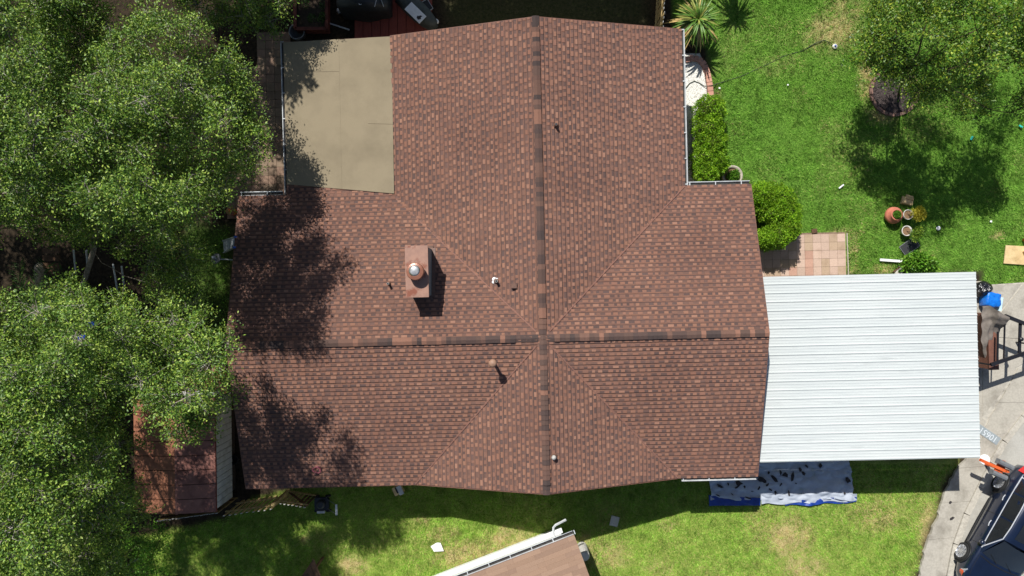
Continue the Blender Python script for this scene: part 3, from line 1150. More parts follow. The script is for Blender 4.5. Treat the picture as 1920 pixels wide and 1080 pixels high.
def roof_at(px, py):
    z = 3.4
    for _ in range(6):
        q = hl(px, py, z)
        z = roof_z(q.x, q.y)
    return Vector((q.x, q.y, z))


def vent_pipe(px, py, h, r, mat, label, boot=True, cap=None):
    q = roof_at(px, py)
    m = MB()
    m.tube([(q.x, q.y, q.z - .1), (q.x, q.y, q.z + h)], r, 14)
    o = m.build("vent_pipe", mat, house)
    o["label"] = label
    if boot:
        m = MB()
        m.lathe([(r * 2.6, q.z - .02), (r * 1.6, q.z + .05), (r * 1.15, q.z + .10)], (q.x, q.y, 0), 14)
        m.build("boot", mt["brown_vent"], o)
    m = MB()
    m.lathe([(r * .8, q.z + h + .001), (0, q.z + h + .002)], (q.x, q.y, 0), 12)
    m.build("pipe_mouth", mt["black_plastic"], o)
    if cap:
        m = MB()
        m.lathe([(r, q.z + h), (cap, q.z + h + .02), (cap * 1.02, q.z + h + .06), (cap * .55, q.z + h + .11), (0, q.z + h + .12)], (q.x, q.y, 0), 20)
        m.build("vent_cap", mat, o, smooth=True)
    return o


vent_pipe(730, 532, .28, .035, mt["pipe_grey"], "thin grey vent pipe beside the chimney")
vent_pipe(931, 527, .26, .045, mt["pipe_grey"], "vent pipe with white sealant on the roof")
vent_pipe(1042, 236, .22, .045, mt["brown_vent"], "brown vent pipe on the long slope")
vent_pipe(1038, 856, .10, .05, mt["pipe_grey"], "grey vent pipe beside the lower ridge", cap=.075)
vent_pipe(925, 677, .62, .05, mt["pipe_tan"], "tall tan flue with round cap", cap=.125)
q = roof_at(964, 536)
m = MB()
m.box((q.x, q.y, q.z + .05), (.17, .15, .14))
m.build("box_vent", mt["brown_vent"], house)
m = MB()
for (dx, dy, r) in ((-.07, .06, .07), (-.10, -.03, .05), (.01, .05, .05)):
    s = roof_at(931, 527)
    m.lathe([(r, roof_z(s.x + dx, s.y + dy) + .026), (r * .6, roof_z(s.x + dx, s.y + dy) + .04), (0, roof_z(s.x + dx, s.y + dy) + .045)], (s.x + dx, s.y + dy, 0), 9)
m.build("sealant", mt["paper_white"], house)


# ------------------------------------------------------------------ carport
cp = thing("carport", "open carport with white ribbed metal roof beside the house", "carport", H0, TH)
cTL, cTR = hl(1424, 519, 2.62), hl(1830, 510, 2.56)
cBR, cBL = hl(1838, 859, 2.56), hl(1424, 868, 2.62)
cu0_, cu1_ = UE - 0.42, (cTR.x + cBR.x) / 2
cvN, cvS = (cTL.y + cTR.y) / 2, (cBR.y + cBL.y) / 2


def cz_(u):
    return lerp(2.50, 2.56, (u - cu0_) / (cu1_ - cu0_))


NPAN = 7
pw = (cvN - cvS) / NPAN
for i in range(NPAN):
    v0 = cvS + i * pw
    prof = []
    for r in range(3):
        o = r * pw / 3
        g = pw / 3
        # one major rib and two small stiffening ribs in each third
        prof += [(o, 0), (o + .012, 0), (o + .028, .025), (o + .050, .025), (o + .066, 0), (o + .125, 0), (o + .133, .006), (o + .147, .006), (o + .155, 0),
                 (o + .215, 0), (o + .223, .006), (o + .237, .006), (o + .245, 0)]
    prof.append((pw - .002, 0))
    lift = .001 * (i % 2)
    m = MB()
    NSEG = 6
    vs = []
    for sgi in range(NSEG + 1):
        u = lerp(cu0_, cu1_, sgi / NSEG)
        sag = .004 * math.sin(sgi * 2.1 + i)
        for (a, z) in prof:
            vs.append(Vector((u, v0 + a, cz_(u) + z + lift + sag * .5)))
    k = len(prof)
    fs = []
    for sgi in range(NSEG):
        for j in range(k - 1):
            fs.append((sgi * k + j, (sgi + 1) * k + j, (sgi + 1) * k + j + 1, sgi * k + j + 1))
    m.grid_faces(fs, vs)
    m.build("roof_panel", mt["carport_metal"], cp)
for u in (cu0_ + .12, (cu0_ + cu1_) / 2, cu1_ - .12):
    m = MB()
    m.box((u, (cvN + cvS) / 2, cz_(u) - .085), (.08, cvN - cvS - .06, .14))
    m.build("beam", mt["white_paint"], cp)
    for v in (cvS + .15, cvN - .15):
        m = MB()
        m.box((u, v, (cz_(u) - .155) / 2), (.09, .09, cz_(u) - .155))
        m.build("post", mt["white_paint"], cp)
for v in (cvS + .006, cvN - .006):
    m = MB()
    m.box(((cu0_ + cu1_) / 2, v, cz_(cu0_) - .045), (cu1_ - cu0_ - .01, .012, .09))
    m.build("edge_trim", mt["white_paint"], cp)

# ------------------------------------------------------------------ shed under the trees
ST = 2.0
s1, s2 = P(402, 748, ST), P(405, 957, ST)
shed = thing("shed", "small red roofed shed with white board siding by the house", "shed", (s2.x, s2.y, 0), math.atan2((s1 - s2).y, (s1 - s2).x) - math.pi / 2)
SL = (s1 - s2).length
SW_ = 2.75
RX = -1.25                                                    # ridge position
nb = 18
m = MB()
m.box((-SW_ / 2, SL / 2, 1.26), (SW_ - .12, SL - .08, 1.42))
m.build("wall_core", mt["dark_soil"], shed)
for i in range(nb):
    y0, y1 = i * SL / nb + .009, (i + 1) * SL / nb - .009
    m = MB()
    m.box((-.045 + random.uniform(-.002, .002), (y0 + y1) / 2, 1.27), (.022, y1 - y0, 1.44))
    m.build("siding_board", mt["shed_siding"], shed)
m = MB()
m.box((-SW_ / 2, SL / 2, .27), (SW_ - .3, SL - .3, .56))
m.build("base_block", mt["dark_soil"], shed)
RZ = ST + .16
for side, (xa, xb, za, zb, mat) in enumerate(((RX, .0, RZ, ST, "shed_red"), (-SW_, RX, ST - .02, RZ, "shed_orange"))):
    rows = 8
    cols = 1 if side else 1
    for i in range(rows):
        y0, y1 = lerp(-.06, SL + .06, i / rows) + .012, lerp(-.06, SL + .06, (i + 1) / rows) - .012
        dz = .004 * (i % 2)
        m = MB()
        m.hexa([Vector((xa, y0, za - .02)), Vector((xb, y0, zb - .02)), Vector((xb, y1, zb - .02)), Vector((xa, y1, za - .02))],
               [Vector((xa, y0, za + .012 + dz)), Vector((xb, y0, zb + .012 + dz)), Vector((xb, y1, zb + .012 + dz)), Vector((xa, y1, za + .012 + dz))])
        m.build("roof_panel", mt[mat], shed)
m = MB()
m.box((RX, SL / 2, RZ + .012), (.08, SL + .13, .012))
m.build("ridge_strip", mt["shed_red"], shed)
m = MB()
m.box((.006, SL / 2, ST - .03), (.018, SL + .12, .07))
m.build("drip_edge", mt["red_brown_wood"], shed)

# white board along the shed's far end and red pavers beyond it
m = MB()
a, b = P(310, 742, .9), P(412, 736, .9)
m.bar(a, b, .22, .03)
tag(m.build("board", mt["paper_white"]), "white board lying across the end of the red shed under branches", "board")
pav = tag(thing("brick_path", "", ""), kind="structure")
for k in ("category", "label"):
    if k in pav:
        del pav[k]
for i in range(6):
    for j in range(4):
        c = P(338 + i * 16, 692 + j * 14, 0)
        m = MB()
        k = random.uniform(.85, 1.1)
        m.box((c.x, c.y, .012), (.295, .255, .05), TH, col=shade(srgb(168, 112, 92), k))
        m.build("paver", mt["paver_pink"], pav)

# ------------------------------------------------------------------ stockade fence and gate south of the shed


def picket(parent, base, h, lean, w=.10, t=.018, ang=0.0, wood="fence_wood"):
    m = MB()
    R = Matrix.Rotation(ang, 3, 'Z')
    q = [(-w / 2, -t / 2), (w / 2, -t / 2), (w / 2, t / 2), (-w / 2, t / 2)]
    b = Vector(base)
    ln = Vector(lean)
    m.hexa([b + R @ Vector((x, y, 0)) for x, y in q], [b + ln + R @ Vector((x * .98, y, h)) for x, y in q])
    o = m.build("picket", mt[wood], parent)
    m = MB()
    m.hexa([b + ln + R @ Vector((x * .98, y, h)) for x, y in q], [b + ln + R @ Vector((x * .55, y, h + .05)) for x, y in q])
    m.build("picket_tip", mt["fence_top"], o)
    return o


FH = 1.75
fa, fb = P(292, 978, FH), P(408, 962, FH)
fa.z = fb.z = 0
fen = thing("stockade_fence", "weathered board fence along the shed's lower side", "fence")
n = 20
an = math.atan2((fb - fa).y, (fb - fa).x)
for i in range(n):
    c = fa.lerp(fb, (i + .5) / n)
    picket(fen, c, FH - .05, (random.uniform(-.01, .01), random.uniform(-.01, .01), 0), w=.098, ang=an)
for z in (.4, 1.4):
    m = MB()
    off_ = Vector((0, .035, z))
    m.bar(fa + off_, fb + off_, .035, .085)
    m.build("rail", mt["weathered_wood"], fen)
f2a, f2b = P(414, 968, FH), P(512, 955, FH)
f2a.z = f2b.z = 0
fen2 = thing("picket_fence", "yellowish spaced picket fence between shed and house corner", "fence")
n = 9
an = math.atan2((f2b - f2a).y, (f2b - f2a).x)
for i in range(n):
    c = f2a.lerp(f2b, (i + .5) / n)
    picket(fen2, c, FH - .05, (random.uniform(-.015, .015), random.uniform(-.01, .01), 0), w=.085, t=.02, ang=an)
for z in (.45, 1.35):
    m = MB()
    m.bar(f2a + Vector((0, .035, z)), f2b + Vector((0, .035, z)), .04, .085)
    m.build("rail", mt["fence_wood"], fen2)
g0, g1 = P(520, 946, 1.6), P(572, 954, 1.6)
g0.z = g1.z = 0
gt = thing("fence_gate", "wooden picket gate standing ajar beside the mower", "gate")
n = 7
an = math.atan2((g1 - g0).y, (g1 - g0).x)
for i in range(n):
    picket(gt, g0.lerp(g1, (i + .5) / n), 1.45, (0, 0, 0), w=.09, t=.02, ang=an, wood="weathered_wood" if i > 3 else "fence_wood")
m = MB()
m.bar(g0 + Vector((0, .03, .3)), g1 + Vector((0, .03, 1.35)), .035, .09)
m.build("brace", mt["weathered_wood"], gt)
for z in (.3, 1.35):
    m = MB()
    m.bar(g0 + Vector((0, .065, z)), g1 + Vector((0, .065, z)), .03, .09)
    m.build("rail", mt["fence_wood"], gt)
m = MB()
m.box((g0.x - .12, g0.y + .02, .85), (.1, .1, 1.7))
m.build("gate_post", mt["fence_wood"], gt)

# north fence by the spiky palm
nf0, nf1 = P(1251, -60, 1.6), P(1243, 62, 1.6)
nf0.z = nf1.z = 0
nfen = thing("wooden_fence", "pale wooden slat fence running up from the roof's top corner", "fence")
n = 14
an = math.atan2((nf1 - nf0).y, (nf1 - nf0).x)
for i in range(n):
    picket(nfen, nf0.lerp(nf1, (i + .5) / n), 1.55, (random.uniform(-.02, .02), 0, 0), w=.10, t=.02, ang=an)
for z in (.4, 1.3):
    m = MB()
    m.bar(nf0 + Vector((-.04, 0, z)), nf1 + Vector((-.04, 0, z)), .04, .085)
    m.build("rail", mt["fence_wood"], nfen)

# ------------------------------------------------------------------ neighbour's house (roof corner enters the frame)
NZ = 2.75
nA, nB, nC = P(1076, 1003, NZ), P(868, 1083, NZ), P(1103, 1086, NZ)
eave_dir = (nB - nA).normalized()
up_dir = Vector((eave_dir.y, -eave_dir.x, 0))
if up_dir.y > 0:
    up_dir = -up_dir
nh = thing("neighbour_house", "neighbouring house corner with faded tan shingles and white gutter", "house", (nA.x, nA.y, 0), math.atan2(-eave_dir.y, -eave_dir.x))
# local: x runs along the eave to the corner (corner at x=0), y downhill positive
nloc = Matrix.Rotation(-math.atan2(-eave_dir.y, -eave_dir.x), 3, 'Z')
LN, DN = 9.0, 4.2
sl = .30
m = MB()
m.hexa([Vector((-LN, -DN, NZ + sl * DN - .14)), Vector((0, -DN, NZ + sl * DN - .14)), Vector((0, 0, NZ - .14)), Vector((-LN, 0, NZ - .14))],
       [Vector((-LN, -DN, NZ + sl * DN)), Vector((0, -DN, NZ + sl * DN)), Vector((0, 0, NZ)), Vector((-LN, 0, NZ))])
nroof = m.build("roof", mt["fascia"], nh)
NCOL = [srgb(146, 120, 101), srgb(140, 115, 98), srgb(150, 124, 105)]
rn = random.Random(5)
cnt = 0
for r in range(30):
    y0, y1 = -r * .14, -(r + 1) * .14
    x = .01 + (-.5 if r % 2 else -.25)
    x1 = .01
    while x1 > -LN:
        x0 = max(-LN, x)
        m = MB()
        c = shade(rn.choice(NCOL), rn.uniform(.95, 1.05))
        z0, z1 = NZ - sl * y0, NZ - sl * y1
        m.face([(x0 + .002, y0, z0 + .012), (x0 + .002, y1, z1 + .003), (x1 - .002, y1, z1 + .003), (x1 - .002, y0, z0 + .012)], c)
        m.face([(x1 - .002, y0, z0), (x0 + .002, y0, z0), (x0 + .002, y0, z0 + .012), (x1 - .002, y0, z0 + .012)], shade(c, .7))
        m.build("shingle", mt["neighbour_shingle"], nroof)
        x1, x = x0, x0 - .32 * 3
        cnt += 1
m = MB()
m.box((-LN / 2 - .2, -DN / 2 - .3, 1.25), (LN - .6, DN - .5, 2.5))
m.build("wall", mt["white_paint"], nh)
gutter((-LN, .004, NZ - .02), (-.0, .004, NZ - .02), (0, 1, 0), nh, w=.13, step=.75)
m = MB()
m.box((-LN / 2, .16, NZ - .40), (LN - .05, .03, .0))
m = MB()
m.hexa([Vector((-LN, .145, NZ - .2)), Vector((-.32, .145, NZ - .2)), Vector((-.32, .25, NZ - .34)), Vector((-LN, .25, NZ - .34))],
       [Vector((-LN, .145, NZ - .16)), Vector((-.32, .145, NZ - .16)), Vector((-.32, .25, NZ - .30)), Vector((-LN, .25, NZ - .30))])
m.build("white_sheet", mt["paper_white"], nh)
m = MB()
m.tube([(-.62, .08, NZ - .10), (-.62, .22, NZ - .22), (-.56, .36, NZ - .30), (-.46, .40, NZ - .34), (-.08, .42, NZ - .40)], .038, 4)
m.build("downspout", mt["gutter_white"], nh)
# light stub on the lawn side of the neighbour's gable
q = P(1096, 1043, .9)
m = MB()
m.lathe([(.19, .0), (.19, .85), (.16, .93), (0, .95)], (q.x, q.y, 0), 14)
tag(m.build("water_tank", mt["pot_white"]), "pale round tank beside the tan roofed corner", "tank")

# weathered lean-to corner at the lower edge
q = [P(588, 1047, 1.3), P(552, 1101, 1.1), P(622, 1128, 1.0)]
lt = thing("lean_to", "weathered brown board roof corner poking in at bottom edge", "lean-to")
for i in range(5):
    a = q[0].lerp(q[1], i / 5 + .004)
    b = q[0].lerp(q[1], (i + 1) / 5 - .004)
    d = (q[2] - q[0])
    m = MB()
    t = [a, b, b + d, a + d]
    m.hexa([v + Vector((0, 0, -.02)) for v in t], [v + Vector((0, 0, .004 * (i % 2))) for v in t])
    m.build("plank", mt["weathered_wood"], lt)
for p in (q[0], q[1], q[2]):
    m = MB()
    c_ = (q[1] + q[2]) / 2
    p = p.lerp(c_, .35)
    m.box((p.x, p.y, p.z / 2 - .04), (.07, .07, p.z - .09))
    m.build("post", mt["weathered_wood"], lt)


# ------------------------------------------------------------------ trees
def twig_mesh(A, Bm, Cc, r):
    """thin three-sided twigs through three points each; arrays (n,3), r (n,)"""
    n = len(A)
    rings = []
    for Pt, k in ((A, 1.0), (Bm, .75), (Cc, .35)):
        d = unit(Cc - A)
        s = unit(np.cross(d, np.tile([0.3, 0.2, 0.93], (n, 1))))
        t = np.cross(d, s)
        for j in range(3):
            a = 2 * math.pi * j / 3
            rings.append(Pt + (s * math.cos(a) + t * math.sin(a)) * (r * k)[:, None])
    V = np.stack(rings, 1).reshape(-1, 3)
    base = np.arange(n)[:, None] * 9
    F = []
    for sgm in range(2):
        for j in range(3):
            jj = (j + 1) % 3
            F.append(base + np.array([[sgm * 3 + j, sgm * 3 + jj, sgm * 3 + 3 + jj, sgm * 3 + 3 + j]]))
    return V, np.concatenate(F)


def skeleton(trunk, clumps, rng, tip=.011, expo=2.25, jit=.12, smax=.55):
    """trunk polyline then branches reaching every clump; returns (positions, parent, radius)"""
    pos = [np.array(p, float) for p in trunk]
    par = [-1] + list(range(len(trunk) - 1))
    plen = [0.0]
    for i in range(1, len(pos)):
        plen.append(plen[-1] + np.linalg.norm(pos[i] - pos[i - 1]))
    fork = pos[-1]
    order = sorted(range(len(clumps)), key=lambda i: np.linalg.norm(clumps[i][:3] - fork))
    for ci in order:
        c = np.array(clumps[ci][:3])
        PP = np.array(pos)
        dd = np.linalg.norm(PP - c, axis=1) + 0.32 * np.array(plen) + np.where(PP[:, 2] > c[2] + .3, 1.0, 0)
        dd[:max(1, len(trunk) - 2)] += 3
        j = int(np.argmin(dd))
        a = pos[j]
        L = np.linalg.norm(c - a)
        k = max(1, int(L / smax))
        last = j
        side = rng.normal(0, 1, 3) * jit * L
        for s in range(1, k + 1):
            t = s / k
            p = a + (c - a) * t + side * math.sin(math.pi * t) + np.array([0, 0, .10 * L * math.sin(math.pi * t)]) + (rng.normal(0, .05, 3) if s < k else 0)
            pos.append(p)
            par.append(last)
            plen.append(plen[last] + np.linalg.norm(p - pos[last]))
            last = len(pos) - 1
    n = len(pos)
    acc = np.zeros(n)
    has = np.zeros(n, bool)
    rad = np.zeros(n)
    for i in range(n - 1, -1, -1):
        if not has[i]:
            rad[i] = tip
        else:
            rad[i] = acc[i] ** (1 / expo)
        if par[i] >= 0:
            acc[par[i]] += rad[i] ** expo
            has[par[i]] = True
    return pos, par, rad


def limb_mesh(pos, par, rad, mb, rmax, n=7):
    kids = {}
    for i, p in enumerate(par):
        kids.setdefault(p, []).append(i)
    rad = np.minimum(rad * 1.0, rmax)
    starts = [0]
    done = set()
    while starts:
        s = starts.pop()
        chain = [s] if par[s] < 0 else [par[s], s]
        cur = s
        while kids.get(cur):
            ch = sorted(kids[cur], key=lambda q: -rad[q])
            starts += ch[1:]
            cur = ch[0]
            chain.append(cur)
        rr = [rad[q] for q in chain]
        if par[s] >= 0:
            rr[0] = min(rr[0], rr[1] * 1.25)
        if len(chain) > 1:
            mb.tube([pos[q] for q in chain], rr, n if rr[0] > .04 else 5)


def clumps_in(poly, z_edge, z_top, spacing, rng, reach=150.0, rr=(.65, 1.0), layers=1, scale=1.0, keep=1.0, px_pow=.6, zvar=.55):
    """clump centres inside a crown outline given in photo pixels; returns (x, y, z, r)"""
    poly = np.asarray(poly, float)
    lo, hi = poly.min(0), poly.max(0)
    out = []
    pts = []
    for _ in range(6000):
        p = lo + rng.random(2) * (hi - lo)
        if not in_poly(p[:1], p[1:], poly)[0]:
            continue
        if any((p[0] - q[0]) ** 2 + (p[1] - q[1]) ** 2 < spacing ** 2 for q in pts):
            continue
        pts.append(p)
    for p in pts:
        if rng.random() > keep:
            continue
        d = edge_dist(p[:1], p[1:], poly)[0]
        f = min(1, d / reach) ** px_pow
        z = lerp(z_edge, z_top, f) + min(.7, rng.normal(0, zvar))
        z = min(z, z_top + .2)
        w = P(p[0], p[1], z)
        out.append(np.array([w.x, w.y, z, rng.uniform(*rr), scale]))
        if layers > 1 and rng.random() < .9 and f > .42:
            z2 = z - rng.uniform(1.1, 2.1)
            w = P(p[0] + rng.normal(0, 12), p[1] + rng.normal(0, 12), z2)
            out.append(np.array([w.x, w.y, z2, rng.uniform(*rr), scale]))
    return out


def fill_clumps(clumps, rng, twigs=36, sprigs=6, leaves=9, leaf=(.06, .095), wide=.48, flat=.75, spread=.085, upbias=.55):
    """twigs with leafy sprigs in every clump"""
    A, Bm, Cc = [], [], []
    LC, LD, LN_, LS = [], [], [], []
    for c in clumps:
        ctr, r = c[:3], c[3]
        n = max(4, int(twigs * (r / .8) ** 1.7 / c[4] ** 1.15))
        d = rng.normal(0, 1, (n, 3))
        d[:, 2] = np.abs(d[:, 2]) * .8 - .25
        d = unit(d)
        L = r * rng.uniform(.45, 1.1, (n, 1))
        st_ = ctr + rng.normal(0, .10 * r, (n, 3))
        en = ctr + d * L * np.array([1, 1, flat])
        md = (st_ + en) / 2 + rng.normal(0, .07, (n, 3))
        A.append(st_)
        Bm.append(md)
        Cc.append(en)
        t = rng.uniform(.35, 1.05, (n, sprigs, 1))
        base = (1 - t) ** 2 * st_[:, None] + 2 * t * (1 - t) * md[:, None] + t * t * en[:, None]
        base = base + rng.normal(0, .07, base.shape)
        base = base.reshape(-1, 3)
        sd = np.repeat(d, sprigs, 0) + rng.normal(0, .6, (n * sprigs, 3))
        sd = unit(sd)
        k = len(base)
        lc = base[:, None] + rng.normal(0, spread, (k, leaves, 3)) + sd[:, None] * rng.uniform(0, .14, (k, leaves, 1))
        ld = sd[:, None] + rng.normal(0, .75, (k, leaves, 3))
        ln = rng.normal(0, .55, (k, leaves, 3)) + np.array([-.05, .1, upbias])
        LC.append(lc.reshape(-1, 3))
        LD.append(ld.reshape(-1, 3))
        LN_.append(ln.reshape(-1, 3))
        LS.append(np.full(k * leaves, c[4]))
    LC, LD, LN_ = map(np.concatenate, (LC, LD, LN_))
    m = len(LC)
    ll = rng.uniform(leaf[0], leaf[1], m) * np.concatenate(LS)
    V, T = leaf_cards(LC, LD, LN_, ll, ll * wide * rng.uniform(.8, 1.2, m))
    tw = twig_mesh(np.concatenate(A), np.concatenate(Bm), np.concatenate(Cc), rng.uniform(.005, .013, sum(len(a) for a in A)))
    return V, T, tw


def make_tree(name, label, trunk, clumps, seed, leafm, barkm, twigm, rmax=.3, group=None, **kw):
    rng = np.random.default_rng(seed)
    b = Vector(trunk[0])
    root = thing(name, label, "tree", (b.x, b.y, 0), 0, group)
    o3 = np.array([b.x, b.y, 0])
    pos, par, rad = skeleton(trunk, clumps, rng)
    mb = MB()
    limb_mesh([p - o3 for p in pos], par, rad, mb, rmax)
    mb.build("trunk", mt[barkm], root, smooth=True)
    V, T, (tv, tf) = fill_clumps(clumps, rng, **kw)
    cr = link("crown", np_mesh("crown", V - o3, T, mt[leafm]), root)
    cr["kind"] = "stuff"
    tw = link("twigs", np_mesh("twigs", tv - o3, tf, mt[twigm]), root)
    tw["kind"] = "stuff"
    return root


rt = np.random.default_rng(42)
UPPER = [(-190, -170), (150, -170), (150, 0), (160, 38), (215, 30), (275, 18), (325, 24), (362, 36), (376, 84), (420, 128), (424, 154), (452, 180), (450, 215), (474, 255),
         (470, 280), (440, 314), (416, 360), (384, 384), (352, 420), (300, 446), (240, 428), (170, 408), (120, 420), (60, 416), (0, 440), (-190, 450)]
cl = clumps_in(UPPER, 5.6, 9.0, 43, rt, reach=170, rr=(.38, .72), layers=2, px_pow=.5, zvar=.8)
cl += clumps_in([(-560, -200), (-200, -200), (-200, 470), (-560, 470)], 6, 7.5, 62, rt, reach=120, rr=(.9, 1.2), scale=2.0)
cl += clumps_in([(60, 430), (150, 420), (300, 470), (300, 550), (350, 580), (375, 520), (350, 470), (300, 500), (215, 470)], 4.0, 4.8, 42, rt, reach=60, rr=(.45, .7))
for (x_, y_, z_) in ((168, 362, 8.9), (200, 384, 8.6), (232, 360, 9.0), (250, 396, 8.3), (282, 372, 8.9), (305, 402, 8.2), (330, 378, 8.8), (352, 352, 8.3), (368, 396, 7.9), (396, 366, 7.4), (215, 405, 8.0), (270, 345, 9.0), (428, 112, 5.0), (440, 142, 5.2), (452, 172, 5.3), (452, 205, 5.2), (466, 235, 5.1), (470, 262, 5.0), (455, 300, 5.0)):
    w_ = P(x_, y_, z_)
    cl.append(np.array([w_.x, w_.y, z_, .5, 1.0]))
make_tree("oak_tree", "big live oak filling the upper left corner of the view", [P(150, 545, 0), P(160, 520, 1.4), P(175, 470, 3.0), P(190, 400, 4.2)], cl, 1, "leaf_oak", "bark_oak", "twig_grey",
          rmax=.30, group="live oaks beside the house")
LOWER = [(-190, 585), (-10, 580), (40, 572), (85, 556), (112, 522), (150, 522), (178, 545), (225, 572), (300, 596), (395, 586), (444, 614), (446, 650), (424, 676), (428, 735), (396, 752),
         (388, 796), (350, 820), (312, 794), (250, 752), (222, 800), (220, 870), (244, 905), (252, 950), (246, 990), (212, 1010), (215, 1090), (160, 1250), (-190, 1250)]
cl = clumps_in(LOWER, 6.0, 9.6, 43, rt, reach=170, rr=(.38, .72), layers=2, px_pow=.5, zvar=.8)
cl += clumps_in([(-480, 480), (-200, 480), (-200, 1100), (-480, 1100)], 6, 7.5, 66, rt, reach=120, rr=(.9, 1.2), scale=2.0)
make_tree("oak_tree", "big live oak filling the lower left corner above the shed", [P(120, 800, 0), P(125, 790, 1.5), P(130, 780, 3.0), P(130, 770, 4.4)], cl, 2, "leaf_oak", "bark_oak", "twig_grey",
          rmax=.30, group="live oaks beside the house")
NORTH = [(325, -90), (575, -90), (550, 0), (535, 40), (497, 70), (470, 48), (430, 32), (395, 28), (350, 8), (330, -40)]
cl = clumps_in(NORTH, 3.3, 3.9, 36, rt, reach=90, rr=(.5, .75), layers=1)
cl += clumps_in([(60, -850), (1230, -850), (1230, -480), (1150, -420), (760, -405), (560, -395), (420, -335), (335, -200), (160, -170), (60, -170)], 5.8, 7.8, 60, rt, reach=120, rr=(.9, 1.2), layers=1, scale=2.0)
make_tree("oak_tree", "live oak branches hanging in over the planter at the top edge", [P(470, -190, 0), P(480, -210, 1.5), P(500, -240, 3.0)], cl, 3, "leaf_oak", "bark_oak", "twig_grey",
          rmax=.26, group="live oaks beside the house")

# the young oak on the lawn
LT = [(1618, 78), (1640, 20), (1655, -60), (1760, -120), (1900, -120), (2000, -40), (2005, 120), (1965, 185), (1915, 205), (1880, 175), (1850, 205), (1790, 210), (1755, 172), (1712, 190), (1672, 168), (1632, 132)]
cl = clumps_in(LT, 2.8, 5.4, 36, rt, reach=120, rr=(.42, .72), layers=1, keep=.8, zvar=.5)
for (x_, y_, z_) in ((1640, 98, 2.5), (1660, 118, 2.3), (1684, 138, 2.2), (1712, 150, 2.4), (1660, 88, 2.8), (1735, 165, 2.6), (1705, 168, 2.0)):
    w_ = P(x_, y_, z_)
    cl.append(np.array([w_.x, w_.y, z_, .42, 1.0]))
make_tree("young_oak_tree", "young oak with yellow green leaves on the open lawn", [P(1684, 182, 0), P(1690, 160, .8), P(1702, 128, 1.5), P(1722, 98, 2.1)], cl, 4, "leaf_lawn_tree", "bark_dark", "bark_dark",
          rmax=.14, twigs=26, sprigs=6, leaves=8, leaf=(.07, .115), wide=.5)

# low evergreen shade bush between the two oaks
cl = clumps_in([(300, 505), (330, 490), (370, 530), (400, 585), (390, 630), (340, 600), (290, 560)], 1.8, 2.8, 34, rt, reach=40, rr=(.45, .7))
make_tree("holly_bush", "dark shaded bush between the two big oaks and house", [P(350, 560, 0), P(352, 556, .8)], cl, 5, "leaf_under", "bark_dark", "bark_dark", rmax=.06, twigs=20, leaf=(.06, .09))
cl = clumps_in([(190, 1000), (250, 990), (310, 1010), (300, 1080), (240, 1120), (150, 1120)], .5, 1.2, 34, rt, reach=40, rr=(.35, .55))
make_tree("low_shrub", "bright green low shrub under the oak at bottom edge", [P(240, 1050, 0), P(242, 1048, .3)], cl, 6, "leaf_bright", "bark_dark", "bark_dark", rmax=.03, twigs=18, leaf=(.06, .10))


# ringed palm trunk in the gap between the oaks
def palm_trunk(px, py, lean_px, h, label):
    a, b = P(px, py, 0), P(*lean_px, h)
    root = thing("palm_tree", label, "tree", a)
    m = MB()
    pts, rr = [], []
    for i in range(33):
        t = i / 32
        q = Vector((b - a) * t)
        q.x += .12 * math.sin(t * 2.2)
        pts.append(q)
        rr.append((.17 - .04 * t) * (1.10 if i % 2 else .92))
    m.tube(pts, rr, 12)
    m.build("trunk", mt["palm_bark"], root)
    rg = np.random.default_rng(px)
    C, D, N = [], [], []
    for f in range(14):
        az = f * 2.4
        up = rg.uniform(.1, .9)
        d0 = np.array([math.cos(az), math.sin(az), up])
        for k in range(26):
            t = k / 25
            p = np.array(pts[-1]) + d0 * t * 1.3 + np.array([0, 0, -.9 * t * t])
            for s in (-1, 1):
                C.append(p)
                D.append(np.array([-math.sin(az) * s, math.cos(az) * s, -.3]) + d0 * .7)
                N.append([0, 0, 1.0])
    C, D, N = map(np.array, (C, D, N))
    V, T = leaf_cards(C, D + rg.normal(0, .1, D.shape), N + rg.normal(0, .2, N.shape), rg.uniform(.25, .4, len(C)), np.full(len(C), .03))
    o = link("crown", np_mesh("crown", V, T, mt["leaf_under"]), root)
    o["kind"] = "stuff"


palm_trunk(75, 500, (62, 575), 4.6, "ringed palm trunk showing in the dark gap between oaks")


